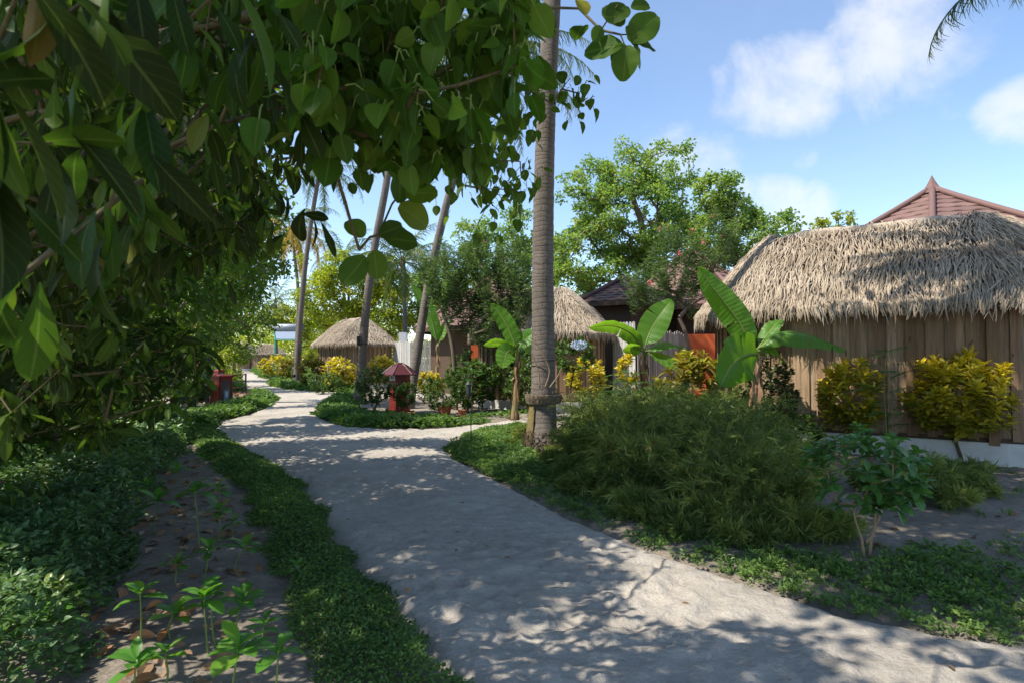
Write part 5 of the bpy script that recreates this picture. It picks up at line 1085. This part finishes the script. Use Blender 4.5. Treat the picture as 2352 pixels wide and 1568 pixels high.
banana('banana plant with leaves spread left and right before the whitened fence', GX(1472, 13.6), P(1480, 812, 13.6),
       [([(1476, 800), (1448, 765), (1405, 748), (1350, 752)], 24, .9, -.2, .15, .35), ([(1482, 795), (1492, 765), (1515, 725), (1544, 688)], 33, .4, .1, .2, 0), ([(1474, 806), (1452, 797), (1428, 803)], 19, .9, -.4, .1, .4), ([(1486, 806), (1525, 792), (1570, 797)], 18, 1.0, .1, .2, .4), ([(1490, 812), (1540, 835), (1582, 866)], 18, .7, -.2, .25, .1)], 13.5)
banana('banana plant left of the thick palm with a drooping middle leaf', GX(1180, 14.8), P(1188, 812, 14.8),
       [([(1186, 798), (1168, 755), (1145, 718), (1126, 698)], 22, .4, .1, .2, 0), ([(1184, 806), (1150, 786), (1110, 792)], 17, .9, 0, .2, .35), ([(1183, 806), (1168, 806), (1158, 826), (1156, 845)], 24, .2, -.35, .1, .1), ([(1192, 800), (1212, 775), (1240, 756)], 20, .5, -.1, .2, .1), ([(1194, 804), (1225, 797), (1250, 806)], 18, .8, .1, .2, .3)], 14.7)
banana('banana plant behind the slim palm with one leaf above the pale fence', GX(1000, 24), P(1006, 790, 24),
       [([(1004, 785), (990, 730), (966, 685), (944, 653)], 17, .4, .1, .2, 0), ([(1010, 785), (1020, 750), (1035, 735)], 12, .6, .2, .2, .2)], 24, .09)

# ------------------------------------------------------------------ feathery mass with small red flowers
def feathery(polys, dens, Hh, seed, name):
    r = np.random.default_rng(seed); m = MB()
    for poly in polys:
        c0, sd0 = cover_points(px_poly(poly), dens, .15); nst = 34
        if len(c0) == 0: continue
        cs = r.uniform(.4, 1.45, len(c0)) * np.clip(.34 + sd0 / 1.0, .3, 1); tone = r.random(len(c0))
        p = np.repeat(c0, nst, 0) + r.normal(0, .05, (len(c0) * nst, 2)); n = len(p); ns = 16
        a = r.random(n) * 6.28; hgt = Hh * np.repeat(cs, nst) * r.uniform(.5, 1.15, n); rea = hgt * r.uniform(.25, 1.0, n)
        t = np.linspace(0, 1, ns); X = rea[:, None] * t**1.4; Z = hgt[:, None] * (1.9 * t - r.uniform(.85, 1.35, n)[:, None] * t**2.3)
        C = np.stack([p[:, :1] + np.cos(a)[:, None] * X, p[:, 1:2] + np.sin(a)[:, None] * X, np.maximum(Z, .01)], 2); T = nrm(np.gradient(C, axis=1))
        base = np.repeat(np.clip(np.repeat(tone, nst) * .8 + r.normal(0, .16, n), 0, 1), ns)
        Cf = C.reshape(-1, 3); Tf = T.reshape(-1, 3); seg = np.linalg.norm(np.diff(C, axis=1), axis=2).mean()
        m.scatter(NEEDLE, Cf, Tf, r.standard_normal(Cf.shape), seg * 1.4, rand=np.clip(base + .15, 0, 1), width=np.full(len(Cf), .6))
        w = np.tile(t > .25, n); Ci = Cf[w]; Ti = Tf[w]; bi = base[w]
        for k in range(5): m.scatter(NEEDLE, Ci + r.normal(0, .008, Ci.shape), Ti + .55 * r.standard_normal(Ci.shape), r.standard_normal(Ci.shape), r.uniform(.04, .15, len(Ci)), rand=np.clip(bi + .25 * np.tile(t, n)[w], 0, 1), width=np.full(len(Ci), .38))
        I = r.choice(n, max(4, n // 34)); q = C[I, -3]
        for k in range(4): m.scatter(NARROW, q + r.normal(0, .02, q.shape), r.standard_normal(q.shape) * .5 - (0, 0, .8), r.standard_normal(q.shape), .035, mat=1, width=np.full(len(q), 1.6))
    return kind(m.build(name, [M['feather'], M['flower_red']]), 'stuff')
feathery([[(1285, 1050), (1340, 1125), (1500, 1185), (1700, 1225), (1830, 1225), (1890, 1170), (1880, 1100), (1820, 1060), (1790, 1030), (1600, 1000), (1420, 985), (1290, 1005)]], 8, .76, 211, 'feathery_coral_plants')
feathery([[(1250, 1075), (1330, 1150), (1500, 1215), (1700, 1262), (1850, 1258), (1960, 1225), (1900, 1190), (1700, 1215), (1500, 1175), (1340, 1115), (1285, 1050)]], 11, .36, 213, 'feathery_edge_plants')
feathery([[(2050, 1190), (2230, 1180), (2330, 1130), (2200, 1090), (2080, 1090), (1980, 1120)], [(1160, 1020), (1240, 1055), (1290, 1060), (1290, 1010), (1215, 1000)], [(2060, 1240), (2100, 1300), (2000, 1290), (1900, 1260), (1900, 1230)]], 7, .40, 212, 'feathery_low_plants')
# ------------------------------------------------------------------ seedlings on the bare bed
SD = 'seedlings on the left sandy bed'
def seedling(label, bpx, tpx, n, size, seed, d=None, tm=SPAT):
    b = G(*bpx); t = P(tpx[0], tpx[1], b[1]); r = np.random.default_rng(seed); root = thing('seedling', label, 'seedling', b, SD)
    pts = smooth([b - (0, 0, .02), b * .6 + t * .4 + np.array((r.normal(0, .012), r.normal(0, .012), 0)), t], 6); m = MB(); m.tube(pts, np.linspace(.0065, .004, len(pts)), 6); m.build('stem', M['stem'], root, smooth=True)
    k = np.arange(n); a = k * 2.399 + r.random() * 6; el = .15 + .85 * (k / n) + r.normal(0, .12, n); D = np.column_stack([np.cos(a) * np.cos(el), np.sin(a) * np.cos(el), np.sin(el)])
    c = MB(); c.scatter(tm, t + np.column_stack([0 * k, 0 * k, (k / n - .6) * .05]), D, (0, 0, 1.), size * r.uniform(.75, 1.15, n) * (1 - .35 * (k / n)), rand=r.random(n), width=np.full(n, 1.35)); c.build('leaves', M['seed_leaf'], root, smooth=True)
for i, (lab, b, t, n, s) in enumerate([
    ('seedling at the bottom edge, tallest stem beside the ground cover strip', (530, 1640), (548, 1490), 8, .17), ('light green seedling right of the tallest one at the bottom edge', (632, 1640), (640, 1490), 7, .12),
    ('seedling with two stems in the lower middle of the sandy bed', (480, 1502), (468, 1368), 8, .15), ('second upright seedling of the lower middle pair', (497, 1485), (485, 1360), 6, .11),
    ('wide seedling right of the lower middle pair', (545, 1470), (555, 1382), 8, .16), ('seedling by the strip at mid height, left of its twin', (462, 1335), (480, 1262), 8, .14),
    ('seedling by the strip at mid height, right of its twin', (535, 1320), (562, 1252), 9, .15), ('tall seedling with a bare curved stem, upper end of the bed', (458, 1262), (447, 1125), 9, .17),
    ('seedling behind the tall bare stemmed one', (500, 1240), (502, 1170), 8, .14), ('small seedling against the strip in the upper bed', (512, 1180), (500, 1118), 8, .14),
    ('broad drooping seedling left of the tall bare stemmed one', (350, 1225), (362, 1148), 7, .19), ('single hanging leaf seedling in the middle of the bed', (318, 1510), (322, 1362), 5, .14),
    ('small seedling sprouting out of the ground cover strip', (690, 1335), (683, 1300), 8, .09), ('yellow green seedling at the edge of the undergrowth', (150, 1420), (160, 1370), 7, .17),
    ('seedling among the undergrowth at the lower left edge', (95, 1500), (110, 1420), 7, .16), ('seedling in the shade at the top of the bed', (410, 1120), (405, 1075), 8, .14),
    ('low seedling between the lower middle pair and the undergrowth', (395, 1470), (400, 1405), 8, .14), ('small seedling beside the wide one, against the strip', (610, 1500), (606, 1430), 7, .11),
    ('seedling left of the mid height twins, out on the bare sand', (400, 1345), (404, 1290), 7, .12), ('bright seedling at the very bottom left of the bed', (300, 1640), (312, 1520), 8, .15),
    ('thin seedling below the single hanging leaf one', (372, 1590), (380, 1500), 6, .11), ('young seedling by the upper undergrowth edge', (340, 1165), (338, 1110), 7, .13), ('seedling pair leaf tuft near the upper strip', (530, 1235), (536, 1195), 7, .10),
    ('leafy seedling at the left end of the strip top', (470, 1085), (462, 1050), 8, .12)]):
    seedling(lab, b, t, n + 1, s * 1.2, 300 + i)

# ------------------------------------------------------------------ bins, lamps, rail
def hexbin(b):
    root = thing('litter_bin', 'hexagonal dark red bin with a pointed roof and white label, among shrubs', 'bin', b, 'red bins'); x, y, _ = b
    m = MB(); m.lathe(b, [(.36, -.03), (.36, .06), (.31, .06), (.31, 1.16), (.30, 1.16)], 6, rot=.35); body = m.build('body', M['red'], root)
    m = MB(); m.lathe(b, [(.315, .10), (.325, .10), (.325, .17), (.315, .17)], 6, rot=.35); m.lathe(b, [(.315, .93), (.328, .93), (.328, .98), (.315, .98)], 6, rot=.35); m.build('bands', M['red'], body)
    m = MB(); m.lathe(b, [(.30, 1.14), (.54, 1.13), (.54, 1.165), (.40, 1.27), (.24, 1.40), (.12, 1.46), (.10, 1.50), (0, 1.51)], 6, rot=.35)
    for k in range(6):
        a = .35 + k * math.pi / 3; m.tube([(x + r * math.cos(a), y + r * math.sin(a), z + .008) for r, z in ((.54, 1.165), (.40, 1.27), (.24, 1.40), (.12, 1.46))], .013, 5)
    m.build('roof', M['roof_red'], root)
    # label plate on the face that looks left-forward
    a = .35 + math.pi / 3 * 4 - math.pi / 6 - .0; a = -2.27 + .1; nv = np.array((math.cos(a), math.sin(a), 0))
    faces = [.35 + k * math.pi / 3 + math.pi / 6 for k in range(6)]; a = min(faces, key=lambda f: abs(((f - (-2.2)) + math.pi) % (2 * math.pi) - math.pi)); nv = np.array((math.cos(a), math.sin(a), 0)); tv = np.array((-nv[1], nv[0], 0))
    c = np.array(b) + nv * (.31 * math.cos(math.pi / 6) + .008) + (0, 0, 1.05); m = MB(); m.box(c, (.23, .012, .135), a + math.pi / 2); lb = m.build('label', M['paper'], root)
    m = MB()
    for dx, dz, w, h in ((-.075, .02, .035, .05), (-.03, .02, .03, .06), (.02, .015, .012, .07), (.055, .02, .04, .045), (-.06, -.035, .06, .015), (.03, -.035, .08, .015)):
        m.box(c + nv * .008 + tv * dx + np.array((0, 0, dz)), (w, .006, h), a + math.pi / 2)
    m.build('lettering', M['ink'], lb)
    m = MB(); m.box((x - .02, y - .05, .02), (.95, .9, .05), .2); tag(m.build('paving_slab', M['terracotta']), 'stone slab under the hexagonal red bin', 'slab')
hexbin(G(918, 948))
def squarebin(b, rot, w, h, lab, panel):
    root = thing('litter_bin', lab, 'bin', b, 'red bins'); R = np.array([(math.cos(rot), -math.sin(rot), 0), (math.sin(rot), math.cos(rot), 0), (0, 0, 1)])
    L = lambda v: np.array(b) + R @ np.array(v, float)
    m = MB(); m.box(L((0, 0, h * .47)), (w, w, h * .94), rot, taper=.96); m.box(L((0, 0, .03)), (w * 1.05, w * 1.05, .08), rot); m.build('body', M['red'], root)
    m = MB(); m.box(L((0, 0, h * .955)), (w * 1.12, w * 1.12, .05), rot); m.box(L((0, 0, h * .99)), (w * 1.04, w * 1.04, .05), rot, taper=.7); m.build('lid', M['red'], root)
    if panel:
        m = MB()
        for z, hh in ((h * .86, .05), (h * .12, .05)): m.box(L((w * .495, 0, z)), (.03, w * .8, hh), rot)
        for yv in (-w * .38, w * .38): m.box(L((w * .495, yv, h * .49)), (.03, .05, h * .78), rot)
        m.build('door_frame', M['red'], root)
        m = MB(); m.box(L((w * .487, 0, h * .49)), (.015, w * .7, h * .72), rot); g = m.build('window', M['glass'], root)
        m = MB(); m.box(L((w * .497, .03, h * .36)), (.008, w * .36, h * .34), rot); m.build('notice', M['bluepaper'], g)
        m = MB(); m.box(L((w * .503, .03, h * .40)), (.006, w * .12, h * .16), rot); m.build('notice_mark', M['paper'], g)
        m = MB(); m.box(L((-.05, -w * .487, h * .72)), (.2, .008, .10), rot); m.build('plate', M['orange'], root)
    else:
        m = MB(); m.box(L((w * .49, 0, h * .72)), (.012, w * .6, h * .3), rot); m.build('sticker', M['teal'], root)
squarebin(G(508, 934), -.55, .50, 1.08, 'square red bin with a glazed notice door beside the left path lobe', True)
squarebin(GX(504, 24.5), -.5, .30, 1.16, 'slim red bin with a teal sticker behind the square red bin', False)
b = GX(463, 22); squarebin(b, -.4, .30, 1.52, 'tall dark red box in the bushes left of the grey house shaped lantern', False)
# grey house-shaped box on a post
b = GX(478, 20.5); root = thing('birdhouse', 'dark grey house shaped box on a thick post beside the left path', 'birdhouse', b)
m = MB(); m.tube([b - (0, 0, .05), b + (0, 0, 1.2)], [.075, .065], 12); m.build('post', M['slate'], root, smooth=True)
m = MB(); V = []
for yy in (-.15, .15):
    for xx, zz in ((-.13, 1.16), (.13, 1.16), (.145, 1.50), (0, 1.66), (-.145, 1.50)): V.append(b + (xx, yy, zz))
m.add(V, [(0, 5, 6, 1), (1, 6, 7, 2), (3, 8, 9, 4), (4, 9, 5, 0), (2, 7, 8, 3)], [(0, 1, 2), (0, 2, 4), (2, 3, 4), (5, 7, 6), (5, 9, 7), (7, 9, 8)]); m.build('house', M['slate'], root)
m = MB()
for s in (-1, 1):
    for k in range(5):
        f = k / 5; m.box(b + (s * (.02 + .155 * f + .015), 0, 1.675 - .17 * f), (.05, .36, .014), 0)
m.build('roof_shingles', M['slate'], root)
m = MB(); m.box(b + (0, 0, 1.15), (.32, .36, .03)); m.build('shelf', M['slate'], root)
# timber rail
a, b = GX(505, 25.5), GX(565, 26.8); root = thing('timber_rail', 'dark wooden rail with three bars behind the square red bin', 'railing', b)
for q in (a, b):
    m = MB(); m.tube([q - (0, 0, .05), q + (0, 0, .94)], [.045, .04], 8, wob=.05); m.build('post', M['rail'], root, smooth=True)
for z in (.9, .6, .3):
    m = MB(); d = (b - a) * .04; m.tube([a - d + (0, -.03, z), (a + b) / 2 + (0, -.03, z - .015), b + d + (0, -.03, z)], .03, 8, wob=.06); m.build('bar', M['rail'], root, smooth=True)
# garden lantern on a hooked rod
b = G(1082, 1018); root = thing('garden_lantern', 'thin black shepherd hook lantern standing on the sandy tip by the path', 'lantern', b)
k = b[1] / FPX; hk = [b - (0, 0, .05), b + (0, 0, .6), b + (.04, 0, 1.15), b + (.04, 0, 1.24), b + (.0, 0, 1.31), b + (-.055, 0, 1.29), b + (-.075, 0, 1.22)]
m = MB(); m.tube(smooth(hk, 8), .0085, 8); m.build('hook_rod', M['black'], root, smooth=True)
m = MB(); m.tube([b - (0, 0, .05), b + (0, 0, .25)], .013, 8); m.build('ground_spike', M['black'], root, smooth=True)
c = b + (-.05, 0, 1.05); ln = []
m = MB(); m.lathe(c, [(.0, .15), (.02, .13), (.06, .075), (.058, .065)], 8); m.build('lamp_cap', M['slate'], root)
m = MB(); m.lathe(c, [(.012, .06), (.048, .05), (.045, -.10), (.025, -.16), (.0, -.20)], 8); m.build('lamp_body', M['slate'], root)
# second tiny path lamp in the far bed
b = GX(676, 31); root = thing('path_lamp', 'tiny dark round path lamp in the far croton bed', 'lamp', b); m = MB(); m.tube([b, b + (0, 0, .7)], .012, 6); m.build('rod', M['black'], root); m = MB(); m.lathe(b + (0, 0, .72), [(0, -.09), (.07, -.07), (.10, 0), (.07, .07), (0, .09)], 12); m.build('shade', M['black'], root, smooth=True)
# pots
for lab, px, d, s in (('terracotta pot lying under the rounded bush', 1062, 16.1, .13), ('wide terracotta bowl under the rounded bush', 1022, 16.3, .2)):
    b = GX(px, d); m = MB(); m.lathe(b, [(0, .0), (s * .7, 0), (s, s * 1.3), (s * 1.08, s * 1.35), (s * .9, s * 1.3), (s * .8, s * .9), (0, s * .9)], 16); tag(m.build('plant_pot', M['terracotta'], smooth=False), lab, 'pot')
# water heater on a green stand
b = GX(668, 52); root = thing('water_heater', 'silver solar water heater on a green metal stand above the far huts', 'water heater', b)
l, r_ = P(628, 752, 52), P(694, 752, 52); m = MB(); m.tube([l, l * .5 + r_ * .5, r_], .30, 16); m.build('tank', M['tank'], root, smooth=True)
m = MB(); m.tube([l - (.12, 0, 0), l], .305, 16); m.tube([r_, r_ + (.12, 0, 0)], .305, 16); m.build('end_caps', M['slate'], root)
m = MB(); f0 = -.32; V = [l + (.2, -.1, f0), r_ + (0, -.1, f0), r_ + (0, -1.1, f0 - .75), l + (.7, -1.1, f0 - .75)]; V = np.array(V); m.add(np.vstack([V, V - (0, 0, .08)]), [(0, 3, 2, 1), (4, 5, 6, 7), (0, 1, 5, 4), (1, 2, 6, 5), (2, 3, 7, 6), (3, 0, 4, 7)]); m.build('panel', M['bluepaper'], root)
for q in (l + (.2, -.1, 0), l + (.7, -1.1, -.75), r_ + (-.05, -.1, 0), r_ + (-.05, -1.1, -.75)):
    m = MB(); m.tube([(q[0], q[1], -.05), (q[0], q[1], q[2] - .3)], .05, 8); m.build('leg', M['green_metal'], root)
m = MB(); m.tube([V[3] - (.1, 0, .1), V[2] + (.1, 0, -.1)], .06, 6); m.tube([V[0] - (.1, 0, .1), V[3] - (.1, 0, .1)], .05, 6); m.tube([V[1] - (0, 0, .1), V[2] - (0, 0, .1)], .05, 6); m.build('frame', M['green_metal'], root)
